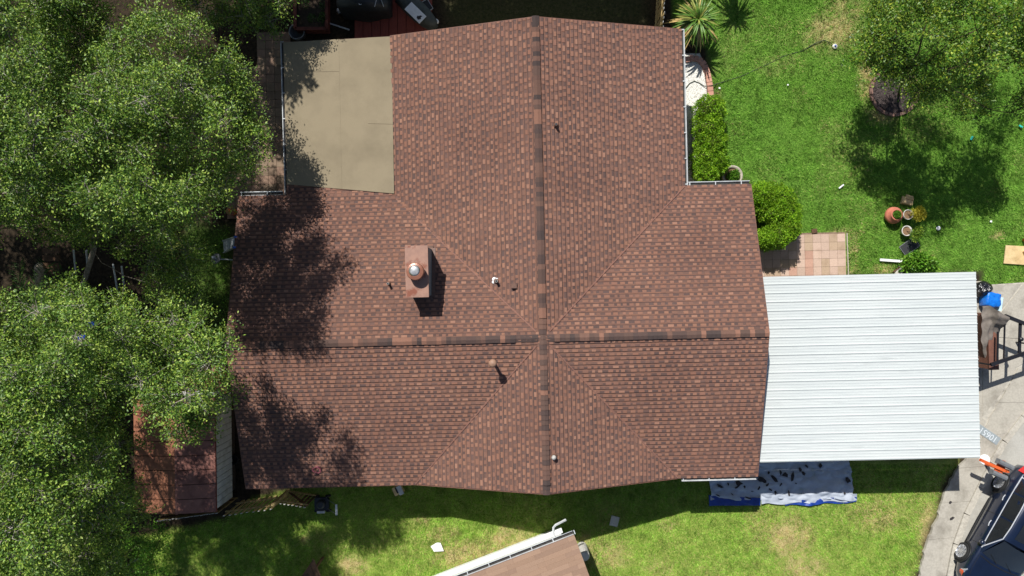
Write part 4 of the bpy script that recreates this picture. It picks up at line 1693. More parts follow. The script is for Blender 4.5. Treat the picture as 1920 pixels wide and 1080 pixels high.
# ------------------------------------------------------------------ clipped hedges and other plants
def leafy_shell(lobes, n, rng, leafm, name, parent, leaf=(.04, .075), wide=.5, inner=.7, dens=1.0):
    """leaves over a set of ellipsoids (x, y, z, rx, ry, rz); keeps those on the outside"""
    L = np.array(lobes, float)
    areas = L[:, 3] * L[:, 4] + L[:, 5] * (L[:, 3] + L[:, 4]) / 2
    pick = rng.choice(len(L), n, p=areas / areas.sum())
    d = unit(rng.normal(0, 1, (n, 3)))
    d[:, 2] = np.abs(d[:, 2]) * np.where(rng.random(n) < .85, 1, -1)
    q = L[pick]
    bump_ = 1 + .13 * np.sin(d[:, 0] * 9 + q[:, 0] * 5) * np.sin(d[:, 1] * 9 + q[:, 1] * 3) + .07 * np.sin(d[:, 0] * 23 + d[:, 2] * 17) * np.sin(d[:, 1] * 21)
    rad_ = (inner + (1 - inner) * rng.random(n) ** .5) * bump_
    C = q[:, :3] + d * q[:, 3:6] * rad_[:, None]
    ok = np.ones(n, bool)
    for i in range(len(L)):
        e_ = ((C - L[i, :3]) / L[i, 3:6])
        ok &= ~(((e_ ** 2).sum(1) < (inner * .9) ** 2) & (pick != i))
    ok &= C[:, 2] > .02
    C, d = C[ok], d[ok]
    m = len(C)
    D = d * .7 + rng.normal(0, .6, (m, 3)) + np.array([0, 0, .35])
    N = d + rng.normal(0, .55, (m, 3)) + np.array([0, 0, .3])
    ll = rng.uniform(leaf[0], leaf[1], m)
    V, T = leaf_cards(C, D, N, ll, ll * wide)
    o = link(name, np_mesh(name, V, T, mt[leafm]), parent)
    o["kind"] = "stuff"
    return o


def core(lobes, parent, mat="leaf_core", k=.72):
    for (x, y, z, a, b, c) in lobes:
        m = MB()
        prof = [(math.cos(t) * 1.0, math.sin(t)) for t in np.linspace(-.9, math.pi / 2, 7)]
        m.lathe([(max(r, 0), h) for r, h in prof], (0, 0, 0), 12)
        m.v = [(x + vx * a * k, y + vy * b * k, max(.0, z + vz * c * k)) for vx, vy, vz in m.v]
        m.build("stem_or_core", mt["bark_dark"], parent)  # dark filler core added inside the leaf shell, not a real branch


rh = np.random.default_rng(77)


def lobes_from(pts, zc, rad, h):
    out = []
    for (x, y, rpx) in pts:
        w = P(x, y, zc)
        r = rpx * (CAM_H - zc) / FOC
        out.append((w.x, w.y, zc, r, r, h))
    return out


# long hedge beside the white gravel: a row of merged bushes
hb = thing("hedge", "long bright green clipped hedge beside the white gravel bed", "hedge")
lb = lobes_from([(1328, 210, 30), (1326, 240, 30), (1331, 268, 31), (1327, 298, 33), (1324, 318, 28), (1342, 310, 22)], .62, 0, .62)
leafy_shell(lb, 34000, rh, "leaf_hedge", "foliage", hb)
core(lb, hb)
hc = thing("hedge", "rounded bright green hedge with a notch beside the paver patio", "hedge")
lb = lobes_from([(1432, 372, 30), (1456, 378, 31), (1470, 400, 28), (1446, 392, 30), (1420, 366, 22), (1474, 424, 22), (1455, 442, 26), (1434, 448, 22), (1474, 436, 19), (1425, 450, 16)], .72, 0, .72)
leafy_shell(lb, 42000, rh, "leaf_hedge", "foliage", hc)
core(lb, hc, k=.66)
# shrub against the carport edge
sc_ = thing("shrub", "broad leafed green shrub at the carport's upper edge", "shrub")
lb = lobes_from([(1706, 497, 17), (1722, 492, 18), (1738, 497, 14), (1712, 486, 12)], .4, 0, .5)
leafy_shell(lb, 2600, rh, "leaf_bright", "foliage", sc_, leaf=(.08, .14), wide=.55, inner=.4)
core(lb, sc_, k=.35)

# spiky palm by the house corner
M("frond_dry", srgb(206, 178, 116), srgb(176, 150, 92), scale=5, rough=.7)
M("frond_green", srgb(78, 112, 40), srgb(96, 130, 46), scale=5, rough=.5)
M("frond_mid", srgb(146, 150, 70), srgb(120, 130, 56), scale=5, rough=.6)


def sago(base, top, h, label, seed, size=1.0, count=170):
    cyc = thing("sago_palm", label, "palm", P(*base, 0), 0, "spiky palms at the roof corner")
    q = P(*top, h) - P(*base, 0)
    m = MB()
    m.tube([(0, 0, 0), q * .5 + Vector((.05, 0, 0)), (q.x, q.y, h)], [.17, .15, .14], 10)
    m.build("trunk", mt["palm_bark"], cyc)
    rg = np.random.default_rng(seed)
    for k in range(count):
        az = k * 2.39996 + rg.normal(0, .15)
        el = rg.uniform(-.5, .95) if k > 34 else rg.uniform(.6, 1.25)
        L = (rg.uniform(.75, 1.12) if el < .7 else rg.uniform(.4, .7)) * size
        d = Vector((math.cos(az) * math.cos(el), math.sin(az) * math.cos(el), math.sin(el)))
        s = d.cross(Vector((0, 0, 1))).normalized()
        m = MB()
        pr = [(q + d * L * t + Vector((0, 0, -.42 * L * t * t)), w) for t, w in ((0, .012), (.2, .026), (.45, .034), (.7, .028), (.9, .016), (1.0, .002))]
        for (p0, w0), (p1, w1) in zip(pr[:-1], pr[1:]):
            up = Vector((0, 0, .012))
            m.face([p0 - s * w0 + up, p1 - s * w1 + up, p1, p0])
            m.face([p0, p1, p1 + s * w1 + up, p0 + s * w0 + up])
        r = rg.random()
        mat = "frond_dry" if (el < .25 and r < .55) else "frond_mid" if r > .72 else "frond_green"
        m.build("frond", mt[mat], cyc)


sago((1308, 66), (1309, 36), 1.25, "spiky palm with dry golden fronds at the roof corner", 9)
sago((1366, -66), (1372, -96), 2.0, "second spiky palm whose shadow falls on the lawn's top edge", 10, .9, 90)

# spiky agave in the shade of the oaks
ag = thing("agave", "small spiky agave in the shade beside the mossy ground", "plant", P(322, 462, 0))
for k in range(16):
    az, el = k * 2.4, .3 + .5 * (k % 4) / 3
    d = Vector((math.cos(az) * math.cos(el), math.sin(az) * math.cos(el), math.sin(el)))
    s = d.cross(Vector((0, 0, 1))).normalized()
    m = MB()
    L = .55
    m.face([-s * .03, d * L * .5 - s * .035, d * L, d * L * .5 + s * .035, s * .03])
    m.build("leaf", mt["frond_mid"], ag)


# ------------------------------------------------------------------ grass blades over the turf
def grass():
    rg = np.random.default_rng(5)
    boxes = [(1258, -40, 1990, 548), (200, 870, 1830, 1110), (820, -40, 1225, 70), (330, 400, 450, 640)]
    XS, YS = [], []
    for (x0, y0, x1, y1) in boxes:
        a = (x1 - x0) * (y1 - y0) / 51.0 ** 2
        n = int(a * 1500)
        XS.append(rg.uniform(x0, x1, n))
        YS.append(rg.uniform(y0, y1, n))
    px, py = np.concatenate(XS), np.concatenate(YS)
    b = bare_amount(px, py)
    keep = rg.random(len(px)) > np.clip(b * 1.15, 0, 1)
    # nothing grows in the beds, on the patio or under the hedges
    for poly in ([(1283, 60), (1330, 95), (1340, 180), (1340, 345), (1283, 345)], [(1420, 437), (1587, 434), (1588, 520), (1420, 520)], [(1262, 40), (1283, 40), (1283, 100), (1262, 100)]):
        keep &= ~in_poly(px, py, poly)
    keep &= np.hypot(px - 1676, py - 175) > 42
    px, py = px[keep], py[keep]
    dr = dry_amount(px, py)
    clump = vnoise(px, py, 1 / 5.0, 33) * .6 + vnoise(px, py, 1 / 13.0, 34) * .5
    h = (.028 + .05 * clump) * rg.uniform(.7, 1.3, len(px)) * np.where(dr > .5, .6, 1)
    X = (px - 960) * CAM_H / FOC
    Y = (540 - py) * CAM_H / FOC
    az = rg.uniform(0, 2 * math.pi, len(px)) * .6 + 5 * vnoise(px, py, 1 / 8.0, 35)
    lean = rg.uniform(.5, 1.5, len(px))
    D = np.stack([np.cos(az) * lean, np.sin(az) * lean, np.ones(len(px))], 1)
    D = unit(D)
    S = unit(np.cross(D, rg.normal(0, 1, D.shape)))
    B0 = np.stack([X, Y, np.full(len(X), -.02)], 1)
    w = rg.uniform(.006, .012, len(px))[:, None]
    L = (h * 1.5 + .02)[:, None]
    V = np.stack([B0 - S * w, B0 + S * w, B0 + D * L], 1)
    isdry = rg.random(len(px)) < dr * 1.1
    south = rg.random(len(px)) < np.clip((py - 700) / 150, 0, 1)
    for nm, sel, mat, lab in (("grass", ~isdry & ~south, "grass_blade", "short deep green lawn grass"), ("grass", ~isdry & south, "grass_yellow", "yellow green grass of the back lawn"),
                              ("dry_grass", isdry, "grass_dry", "dry straw coloured grass patches in the lawns")):
        v = V[sel].reshape(-1, 3)
        o = link(nm, np_mesh(nm, v, np.arange(len(v)).reshape(-1, 3), mt[mat]))
        tag(o, lab, "grass", kind="stuff")


grass()


# ------------------------------------------------------------------ beds, patio, deck
# white gravel bed with brick edging
bed = poly_px([(1283, 100), (1312, 100), (1322, 120), (1326, 180), (1330, 345), (1283, 345)])
m = MB()
m.prism(rough_poly([Vector(p) for p in bed][::-1], .2, .02, 3), -.03, .012)
gb = tag(m.build("gravel_bed", mt["gravel_bed"]), kind="structure")
rg = np.random.default_rng(12)
n = 9000
px, py = rg.uniform(1283, 1328, n), rg.uniform(102, 345, n)
ok = in_poly(px, py, [(1283, 102), (1310, 102), (1320, 122), (1324, 180), (1327, 343), (1283, 343)])
px, py = px[ok], py[ok]
C = np.stack([(px - 960) * CAM_H / FOC, (540 - py) * CAM_H / FOC, np.full(len(px), .014)], 1)
s = rg.uniform(.010, .024, (len(px), 1))
octa = np.array([(1, 0, 0), (0, 1, 0), (-1, 0, 0), (0, -1, 0), (0, 0, .8), (0, 0, -.6)], float)
ra = rg.uniform(0, 6.28, len(px))
rot = np.stack([np.stack([np.cos(ra), -np.sin(ra), 0 * ra], 1), np.stack([np.sin(ra), np.cos(ra), 0 * ra], 1), np.stack([0 * ra, 0 * ra, 1 + 0 * ra], 1)], 1)
V = np.einsum('nij,kj->nki', rot, octa * np.array([1.3, .9, .8])) * s[:, None] + C[:, None]
fo = np.array([(0, 1, 4), (1, 2, 4), (2, 3, 4), (3, 0, 4)])
F = (np.arange(len(px))[:, None, None] * 6 + fo).reshape(-1, 3)
tag(link("gravel", np_mesh("gravel", V.reshape(-1, 3), F, mt["gravel_white"])), "white gravel in the bed along the house wall", "gravel", kind="stuff")
edg = thing("brick_edging", "curved pink brick edging round the white gravel bed", "edging")
path = [P(1284, 113), P(1300, 110), P(1312, 113), P(1320, 123), P(1326, 140), P(1330, 160), P(1332, 180), P(1334, 205)]
nb_ = 15
for i in range(nb_):
    p0, p1 = along(path, i / nb_), along(path, (i + 1) / nb_)
    d = (p1 - p0).normalized()
    m = MB()
    m.bar(p0 + d * .008 + Vector((0, 0, .05)), p1 - d * .008 + Vector((0, 0, .05)), .2, .09 + random.uniform(-.01, .01), col=shade(srgb(196, 146, 126), random.uniform(.85, 1.08)))
    m.build("brick", mt["paver_pink"], edg)

# paver patio by the carport
pt_ = tag(thing("paver_patio", "", ""), kind="structure")
for k in ("category", "label"):
    if k in pt_:
        del pt_[k]
x0, y0 = 1424, 441
ca, sa = math.cos(-TH), math.sin(-TH)
PT = P(1584, 438)
for i in range(11):
    for j in range(6):
        lx, ly = -(i + .5) * .3, -(j + .5) * .3
        c = PT + Vector((lx * math.cos(TH) - ly * math.sin(TH), lx * math.sin(TH) + ly * math.cos(TH), 0))
        col = srgb(192, 166, 148)
        if (i, j) in ((4, 2), (4, 3), (4, 4), (6, 4), (8, 4), (9, 4), (4, 5)):
            col = srgb(184, 146, 127)
        col = shade(col, random.uniform(.88, 1.06))
        if random.random() < .25:
            col = shade(srgb(178, 154, 130), random.uniform(.92, 1.03))
        m = MB()
        m.box((c.x, c.y, .012 + random.uniform(-.003, .003)), (.292, .292, .05), TH + random.uniform(-.008, .008), col=col)
        m.build("paver", mt["paver_pink"], pt_)
m = MB()
c = PT + Vector((-1.65, -.9, 0))
m.box((c.x, c.y, -.005), (3.32, 1.84, .03), TH)
m.build("bedding", mt["mortar_soil"], pt_)
m = MB()
a, b = P(1587, 437), P(1590, 520)
m.bar(a + Vector((0, 0, .03)), b + Vector((0, 0, .03)), .03, .05)
m.build("edge_strip", mt["barrel_stone"], pt_)

# patio tiles on the shaded west side
wp = tag(thing("tiled_patio", "", ""), kind="structure")
for k in ("category", "label"):
    if k in wp:
        del wp[k]
W0 = P(545, 60)
for i in range(8):
    for j in range(22):
        lx, ly = -(i + .5) * .31, -(j + .5) * .31
        if i > 3 and j < 4:
            continue
        c = W0 + Vector((lx * math.cos(TH) - ly * math.sin(TH), lx * math.sin(TH) + ly * math.cos(TH), 0))
        m = MB()
        m.box((c.x, c.y, .012 + random.uniform(-.003, .003)), (.30, .30, .05), TH, col=shade(random.choice([srgb(134, 114, 94), srgb(124, 104, 86), srgb(138, 112, 94)]), random.uniform(.9, 1.05)))
        m.build("tile", mt["tile_tan"], wp)

# mulched ring round the lawn tree
rc = P(1676, 172)
mr_ = tag(thing("mulch_bed", "", ""), kind="structure")
for k in ("category", "label"):
    if k in mr_:
        del mr_[k]
m = MB()
m.lathe([(.82, -.03), (.80, .02), (.5, .06), (0, .09)], (rc.x, rc.y, 0), 26)
m.build("mulch", mt["mulch"], mr_)
n = 2600
rr_ = np.sqrt(rg.random(n)) * .80
aa = rg.uniform(0, 6.28, n)
C = np.stack([rc.x + rr_ * np.cos(aa), rc.y + rr_ * np.sin(aa), .035 + .07 * (1 - rr_ / .8)], 1)
D = unit(rg.normal(0, 1, (n, 3)) * np.array([1, 1, .35]))
V, T = leaf_cards(C, D, rg.normal(0, .4, (n, 3)) + np.array([0, 0, 1]), rg.uniform(.05, .12, n), rg.uniform(.012, .03, n))
o = link("mulch_chips", np_mesh("mulch_chips", V, T, mt["mulch_chip"]), mr_)
o["kind"] = "stuff"
nbk = 22
for i in range(nbk):
    a0 = 2 * math.pi * i / nbk
    p = Vector((rc.x + .86 * math.cos(a0), rc.y + .86 * math.sin(a0), .035))
    m = MB()
    m.box(p, (.11, .22, .09), a0 + random.uniform(-.05, .05))
    m.build("brick", mt["brick_ring"], mr_)

# red timber deck at the top of the house
dk = thing("wooden_deck", "red painted plank deck at the top edge behind the house", "deck")
for i in range(9):
    xa, xb = 665 + i * 16.2, 665 + (i + 1) * 16.2 - 1.0
    a, b = P(xa, 78, .12), P(xb, 78, .12)
    L = 3.2
    m = MB()
    m.box(((a.x + b.x) / 2, a.y + L / 2, .10 + random.uniform(-.003, .003)), (b.x - a.x, L, .04))
    m.build("plank", mt["red_deck"], dk)
m = MB()
a, b = P(665, 78, .1), P(810, 78, .1)
m.box(((a.x + b.x) / 2, a.y + 1.6, .03), (b.x - a.x - .04, 3.1, .09))
m.build("joist_frame", mt["red_brown_wood"], dk)

# raised planter
pl = thing("planter_box", "raised red brown planter box under the oak branches", "planter")
p00, p11 = P(552, 52, .55), P(611, -40, .55)
for (a, b) in (((p00.x, p00.y), (p11.x, p00.y)), ((p11.x, p00.y), (p11.x, p11.y)), ((p00.x, p11.y), (p11.x, p11.y)), ((p00.x, p00.y), (p00.x, p11.y))):
    for z in (.12, .34):
        m = MB()
        m.bar((a[0], a[1], z), (b[0], b[1], z), .04, .2)
        m.build("side_board", mt["red_brown_wood"], pl)
    m = MB()
    m.bar((a[0], a[1], .47), (b[0], b[1], .47), .11, .035)
    m.build("cap_board", mt["red_brown_wood"], pl)
m = MB()
m.box(((p00.x + p11.x) / 2, (p00.y + p11.y) / 2, .19), (p11.x - p00.x - .06, p11.y - p00.y - .06, .38))
m.build("soil", mt["dark_soil"], pl)
lb = [(lerp(p00.x, p11.x, random.random() * .8 + .1), lerp(p00.y, p11.y, random.random() * .8 + .1), .42, .16, .16, .16) for _ in range(8)]
leafy_shell(lb, 900, rh, "leaf_under", "seedlings", pl, leaf=(.04, .08), inner=.2)


def lathe_thing(name, label, cat, prof, c, mat, n=20, smooth=True, group=None):
    m = MB()
    m.lathe(prof, (0, 0, 0), n)
    o = m.build(name, mt[mat], None, smooth=smooth, loc=c)
    return tag(o, label, cat, group)


# ball: black and white panels
bl = thing("soccer_ball", "black and white ball on dark soil by the grill", "ball", P(637, 20, .11))
bm = bmesh.new()
bmesh.ops.create_icosphere(bm, subdivisions=3, radius=.11)
me = bpy.data.meshes.new("ball_skin")
bm.to_mesh(me)
bm.free()
me.materials.append(mt["soccer_white"])
link("ball_skin", me, bl)

# white pipe on the ground
m = MB()
m.bar(P(615, 43, .06), P(655, 56, .06), .045, .045)
tag(m.build("pipe", mt["gutter_white"]), "white square pipe lying on the dark soil", "pipe")

# round tub with a hose
tb = thing("tub", "grey round tub in the dark corner above the flat roof", "tub", P(562, 66, 0))
m = MB()
m.lathe([(.2, 0), (.26, .32), (.29, .33), (.29, .36), (.25, .36), (.24, .05), (0, .05)], (0, 0, 0), 20)
m.build("body", mt["mailbox_grey"], tb, smooth=True)
m = MB()
m.tube([(.25, .05, .36), (.42, .12, .3), (.5, .3, .22), (.46, .45, .2)], .035, 8)
m.build("arm", mt["red_brown_wood"], tb)

# covered grill
gr = thing("covered_grill", "barbecue under a glossy black cover on the red deck", "grill", P(690, 12, .12))
m = MB()
stn = [(-.95, .33, .75), (-.88, .42, .95), (-.55, .46, 1.02), (-.35, .50, 1.22), (.0, .52, 1.30), (.35, .50, 1.22), (.55, .46, 1.02), (.82, .42, .95), (.9, .33, .75)]
vs, fs = [], []
for x, hy, z in stn:
    ring = [(-hy * 1.08, 0), (-hy, z * .55), (-hy * .92, z * .9), (-hy * .6, z), (0, z * 1.03), (hy * .6, z), (hy * .92, z * .9), (hy, z * .55), (hy * 1.08, 0)]
    vs += [Vector((x + random.uniform(-.02, .02), y + random.uniform(-.03, .03), zz)) for y, zz in ring]
k = 9
for i in range(len(stn) - 1):
    for j in range(k - 1):
        fs.append((i * k + j, (i + 1) * k + j, (i + 1) * k + j + 1, i * k + j + 1))
fs.append(tuple(range(k)))
fs.append(tuple((len(stn) - 1) * k + j for j in range(k - 1, -1, -1)))
m.grid_faces(fs, vs)
m.build("cover", mt["black_cover"], gr, smooth=True)
m = MB()
m.lathe([(.06, 0), (.06, .004), (0, .005)], (-.02, -.38, 1.205), 18, axis=(0, -.35, 1))
m.v = [(x * 1.0, y, z) for x, y, z in m.v]
o = m.build("badge", mt["paper_white"], gr)
m = MB()
m.tube([(.45, -.45, 1.05), (.6, .05, 1.1), (.75, .5, .95)], .012, 6)
m.tube([(.75, -.4, .95), (.6, .05, 1.12), (.5, .5, 1.1)], .012, 6)
m.build("straps", mt["gutter_white"], gr)
ws = lathe_thing("round_stool", "round dark stool beside the covered grill", "stool", [(.14, 0), (.13, .4), (.17, .42), (.17, .47), (0, .48)], P(727, 19, .12), "mailbox_grey")

# long covered kayak-like bench with a white board on it
kb = thing("covered_bench", "long bench under a dark grey cover at the deck corner", "bench", P(783, 22, .12), math.radians(-42))
m = MB()
stn = [(-.95, .12, .35), (-.85, .24, .5), (-.4, .30, .55), (.1, .30, .55), (.5, .27, .55), (.78, .2, .5), (.92, .08, .4)]
vs, fs = [], []
for x, hy, z in stn:
    ring = [(-hy * 1.1, 0), (-hy, z * .6), (-hy * .8, z * .95), (0, z), (hy * .8, z * .95), (hy, z * .6), (hy * 1.1, 0)]
    vs += [Vector((x, y + random.uniform(-.015, .015), zz)) for y, zz in ring]
k = 7
for i in range(len(stn) - 1):
    for j in range(k - 1):
        fs.append((i * k + j, (i + 1) * k + j, (i + 1) * k + j + 1, i * k + j + 1))
fs.append(tuple(range(k)))
fs.append(tuple((len(stn) - 1) * k + j for j in range(k - 1, -1, -1)))
m.grid_faces(fs, vs)
m.build("cover", mt["grey_cover"], kb, smooth=True)
wb = thing("white_board", "white stained board lying on the dark covered bench", "board", P(779, 24, .70), math.radians(-44))
m = MB()
m.box((0, 0, 0), (.74, .36, .02))
m.build("sheet", mt["paper_white"], wb)
m = MB()
m.prism([(.16, -.1), (.24, -.12), (.30, -.02), (.25, .02), (.27, .08), (.2, .06), (.17, .0), (.12, -.03)], .0105, .013)
m.build("stain", mt["scrap_dark"], wb)
ty = thing("tray", "black tray with pale rim leaning at the deck edge", "tray", P(801, 11, .14), math.radians(-58))
m = MB()
m.box((0, 0, .01), (.40, .26, .02))
m.build("bottom", mt["black_plastic"], ty)
for (x, y, a, b) in ((0, .13, .42, .015), (0, -.13, .42, .015), (.205, 0, .015, .25), (-.205, 0, .015, .25)):
    m = MB()
    m.box((x, y, .03), (a, b, .03))
    m.build("rim", mt["gutter_white"], ty)
lathe_thing("bowl", "small white bowl upturned beside the covered bench", "bowl", [(.10, 0), (.09, .06), (.04, .09), (0, .095)], P(818, 41, .12), "paper_white")

# ------------------------------------------------------------------ roof edge things on the west gable
ld = thing("ladder", "silver ladder with blue end caps leaning on the west gable", "ladder")
a0, a1 = P(418, 452, .0), P(441, 444, 3.35)
b0, b1 = P(420, 474, .0), P(439, 464, 3.35)
for (p, q) in ((a0, a1), (b0, b1)):
    m = MB()
    m.bar(p, q, .03, .07)
    r = m.build("stile", mt["aluminium"], ld)
    m = MB()
    d = (q - p).normalized()
    m.bar(q - d * .02, q + d * .09, .05, .09)
    m.build("end_cap", mt["blue_plastic"], ld)
for i in range(1, 12):
    m = MB()
    m.bar(a0.lerp(a1, i / 12), b0.lerp(b1, i / 12), .045, .03)
    m.build("rung", mt["aluminium"], ld)
ds = thing("satellite_dish", "small grey dish on an arm at the house's left edge", "dish", P(407, 486, 3.0))
m = MB()
m.lathe([(0, .0), (.09, .012), (.17, .05), (.175, .055), (.17, .06), (.09, .022), (0, .01)], (0, 0, 0), 22, axis=(-.25, .3, 1))
m.build("reflector", mt["mailbox_grey"], ds, smooth=True)
m = MB()
m.tube([(0, 0, -.01), (.18, 0, -.08), (.62, -.02, -.2)], .02, 8)
m.build("arm", mt["aluminium"], ds)
m = MB()
m.box((-.06, .06, .14), (.07, .07, .09))
m.build("receiver", mt["gutter_white"], ds)
m = MB()
m.tube([(0, 0, .02), (-.06, .06, .11)], .01, 6)
m.build("receiver_arm", mt["aluminium"], ds)
# coil of pink hose left on the roof
q = roof_at(595, 880)
qw = hw(q.x, q.y, q.z + .045)
m = MB()
pts = []
for i in range(64):
    t = i / 63
    a = t * 3.2 * 2 * math.pi
    r = .12 + .03 * math.sin(i * .9)
    pts.append((r * math.cos(a), r * math.sin(a) * .9, .02 * t + .27 * r * math.sin(a) * .9 + .01))
pts += [(-.05, -.13, -.01), (-.13, -.18, -.025)]
m.tube(pts, .007, 6)
tag(m.build("hose_coil", mt["hose_pink"], None, smooth=True, loc=qw), "coil of pink hose lying on the lower roof slope", "hose")

# orange tool by the corner of the patio
ot = thing("kettle_grill", "small rusty orange lantern standing beside the roof corner", "lantern", P(440, 398, 0))
m = MB()
m.lathe([(.10, 0), (.13, .1), (.13, .35), (.08, .45), (.03, .5), (0, .51)], (0, 0, 0), 14)
m.build("body", mt["orange_paint"], ot, smooth=True)
m = MB()
m.lathe([(.15, .35), (.16, .37), (.09, .46)], (0, 0, 0), 14)
m.build("lid", mt["rust_cap"], ot)
ot.name = "lantern"

# poles and boards glimpsed in the dark gap between the oaks
for i, (a, b, lab) in enumerate((((138, 470), (142, 512), "thin grey pole standing in the gap beside the palm trunk"), ((162, 470), (164, 500), "thin grey pole left of the thick bent limb"),
                                 ((212, 496), (222, 555), "grey pole right of the thick bent limb"), ((228, 500), (234, 543), "grey pole nearest the shaded bush in the gap"))):
    m = MB()
    m.tube([P(b[0], b[1], .1), P(a[0], a[1], 2.2)], .03, 8)
    tag(m.build("pole", mt["gutter_white"]), lab, "pole", "poles in the gap between the oaks")
stp = thing("wooden_steps", "dim brown wooden steps in the gap between the oaks", "steps")
for i in range(7):
    m = MB()
    c = P(96, 470 + i * 14, .1 + .09 * (6 - i))
    m.box(c, (.6, .2, .04), random.uniform(-.03, .03))
    m.build("step", mt["weathered_wood"], stp)


# ------------------------------------------------------------------ tarp with roofing scraps
def cloth(name, outline, nx, ny, zf, mat, parent=None, thick=.006):
    """rumpled sheet over a quad given by four pixels (x,y): TL, TR, BR, BL"""
    tl, tr_, br, bl_ = [P(*o) for o in outline]
    vs = []
    for j in range(ny + 1):
        for i in range(nx + 1):
            s, t = i / nx, j / ny
            p = bl_.lerp(br, s).lerp(tl.lerp(tr_, s), t)
            dx, dy, dz = zf(s, t, p)
            vs.append(Vector((p.x + dx, p.y + dy, .035 + dz)))
    k = (nx + 1) * (ny + 1)
    fs = []
    for j in range(ny):
        for i in range(nx):
            a = j * (nx + 1) + i
            fs.append((a, a + 1, a + nx + 2, a + nx + 1))
    m = MB()
    m.grid_faces(fs, vs)
    return m.build(name, mt[mat], parent, smooth=True)


def crease(p, k=1.0, seed=0):
    x, y = np.array([p.x + 40.0]), np.array([p.y + 40.0])
    a = vnoise(x * 1.0, y * 1.6, 1.3, 51 + seed)[0] - .5
    b = abs(vnoise(x * .8 + y * .5, y - x * .4, 3.0, 52 + seed)[0] - .5)
    c = abs(vnoise(x * .5 - y * .3, y * 1.2 + x * .3, 6.0, 53 + seed)[0] - .5)
    return k * (.16 * a + .26 * b + .16 * c)


tp = thing("tarpaulin", "rumpled grey and blue tarpaulin spread on the grass below the carport", "tarp")
cloth("grey_sheet", [(1324, 840), (1588, 850), (1600, 936), (1330, 936)], 110, 44, lambda s, t, p: (.03 * math.sin(t * 9 + s * 3) * (s in (0, 1)) , .05 * math.sin(s * 17) * (t == 0), max(-.02, crease(p)) ), "tarp_grey", tp)


def blue_z(s, t, p):
    return (0, .04 * math.sin(s * 21 + 1) * (1 - t), max(-.018, crease(p, .5, 9)) + .0)


o = cloth("blue_edge", [(1328, 927), (1424, 932), (1424, 946), (1328, 947)], 40, 8, lambda s, t, p: (0, 0, max(-.01, crease(p, .45, 9)) + .02), "tarp_blue", tp)
o = cloth("blue_fold", [(1470, 934), (1604, 930), (1604, 941), (1470, 947)], 50, 8, lambda s, t, p: (0, .03 * math.sin(s * 14) * (1 - t), max(-.01, crease(p, .45, 5)) + .015), "tarp_blue", tp)
o = cloth("white_fold", [(1425, 927), (1604, 924), (1605, 938), (1425, 944)], 70, 10, lambda s, t, p: (0, .035 * math.sin(s * 19 + .6) * (1 - t), max(0, crease(p, .6, 3)) + .045), "tarp_grey", tp)
rk = random.Random(21)
SCR = [(1350, 911, 14), (1365, 908, 9), (1385, 905, 13), (1395, 912, 8), (1345, 928, 9), (1372, 926, 8), (1402, 933, 10), (1428, 900, 15), (1436, 907, 9), (1442, 916, 11), (1450, 895, 12),
       (1453, 923, 10), (1462, 906, 14), (1470, 889, 11), (1478, 925, 17), (1484, 893, 15), (1500, 880, 9), (1506, 887, 8), (1512, 874, 10), (1538, 871, 12), (1590, 900, 10), (1583, 924, 7),
       (1421, 914, 8), (1441, 886, 7), (1462, 884, 9), (1490, 905, 6), (1410, 921, 6), (1379, 912, 7)]
SPREAD = "torn dark roofing scrap strewn on the grey tarpaulin"
for (x, y, s) in SCR:
    p = P(x, y, .1)
    r = s * .019 / 2
    n = rk.randint(5, 7)
    a0 = rk.uniform(0, 6)
    asp = rk.uniform(.25, .8)
    r *= rk.uniform(.8, 1.5)
    poly = []
    for i in range(n):
        a = 2 * math.pi * i / n
        rr = r * rk.uniform(.45, 1.25)
        x_, y_ = rr * math.cos(a), rr * asp * math.sin(a)
        poly.append((x_ * math.cos(a0) - y_ * math.sin(a0), x_ * math.sin(a0) + y_ * math.cos(a0)))
    z = .05 + max(-.02, crease(p))
    m = MB()
    m.prism(poly, 0, .012)
    o = m.build("roofing_scrap", mt["scrap_dark"], None, loc=(p.x, p.y, z + .012), rot=(rk.uniform(-.15, .15), rk.uniform(-.15, .15), 0))
    tag(o, SPREAD, "scrap", "roofing scraps on the tarpaulin")


# ------------------------------------------------------------------ pots and litter on the east lawn
def pot(label, cat, c, prof, mat, soil_r, soil_z, name="plant_pot"):
    root = thing(name, label, cat, c)
    m = MB()
    m.lathe(prof, (0, 0, 0), 26)
    m.build("pot", mt[mat], root, smooth=True)
    m = MB()
    m.lathe([(soil_r, soil_z), (0, soil_z + .01)], (0, 0, 0), 20)
    m.build("soil", mt["potting_soil"], root)
    return root


r = pot("round bellied terracotta pot with a small green plant on the lawn", "plant pot", P(1669, 405, 0), [(.14, 0), (.26, .08), (.31, .2), (.29, .32), (.19, .40), (.21, .44), (.2, .46), (.16, .45), (.15, .36), (0, .36)], "terracotta", .15, .39)
leafy_shell([(0, 0, .46, .13, .13, .12)], 900, rh, "leaf_bright", "plant", r, leaf=(.03, .06), inner=.2)
r = pot("white pot with a yellowing bush beside the terracotta pot", "plant pot", P(1694, 404, 0), [(.12, 0), (.17, .28), (.185, .29), (.185, .32), (.165, .32), (.155, .26), (0, .26)], "pot_white", .155, .27)
leafy_shell([(.16, .02, .52, .2, .19, .2), (.30, -.02, .58, .16, .2, .16), (.22, .14, .62, .13, .12, .13), (.2, -.16, .5, .12, .12, .12)], 1500, rh, "leaf_yellow", "plant", r, leaf=(.04, .08), wide=.35, inner=.1)
m = MB()
m.tube([(0, 0, .27), (.08, .02, .4), (.2, .04, .55)], .012, 6)
m.tube([(0, 0, .27), (.1, -.05, .4), (.28, -.08, .55)], .009, 6)
m.build("stem_or_core", mt["bark_dark"], r)
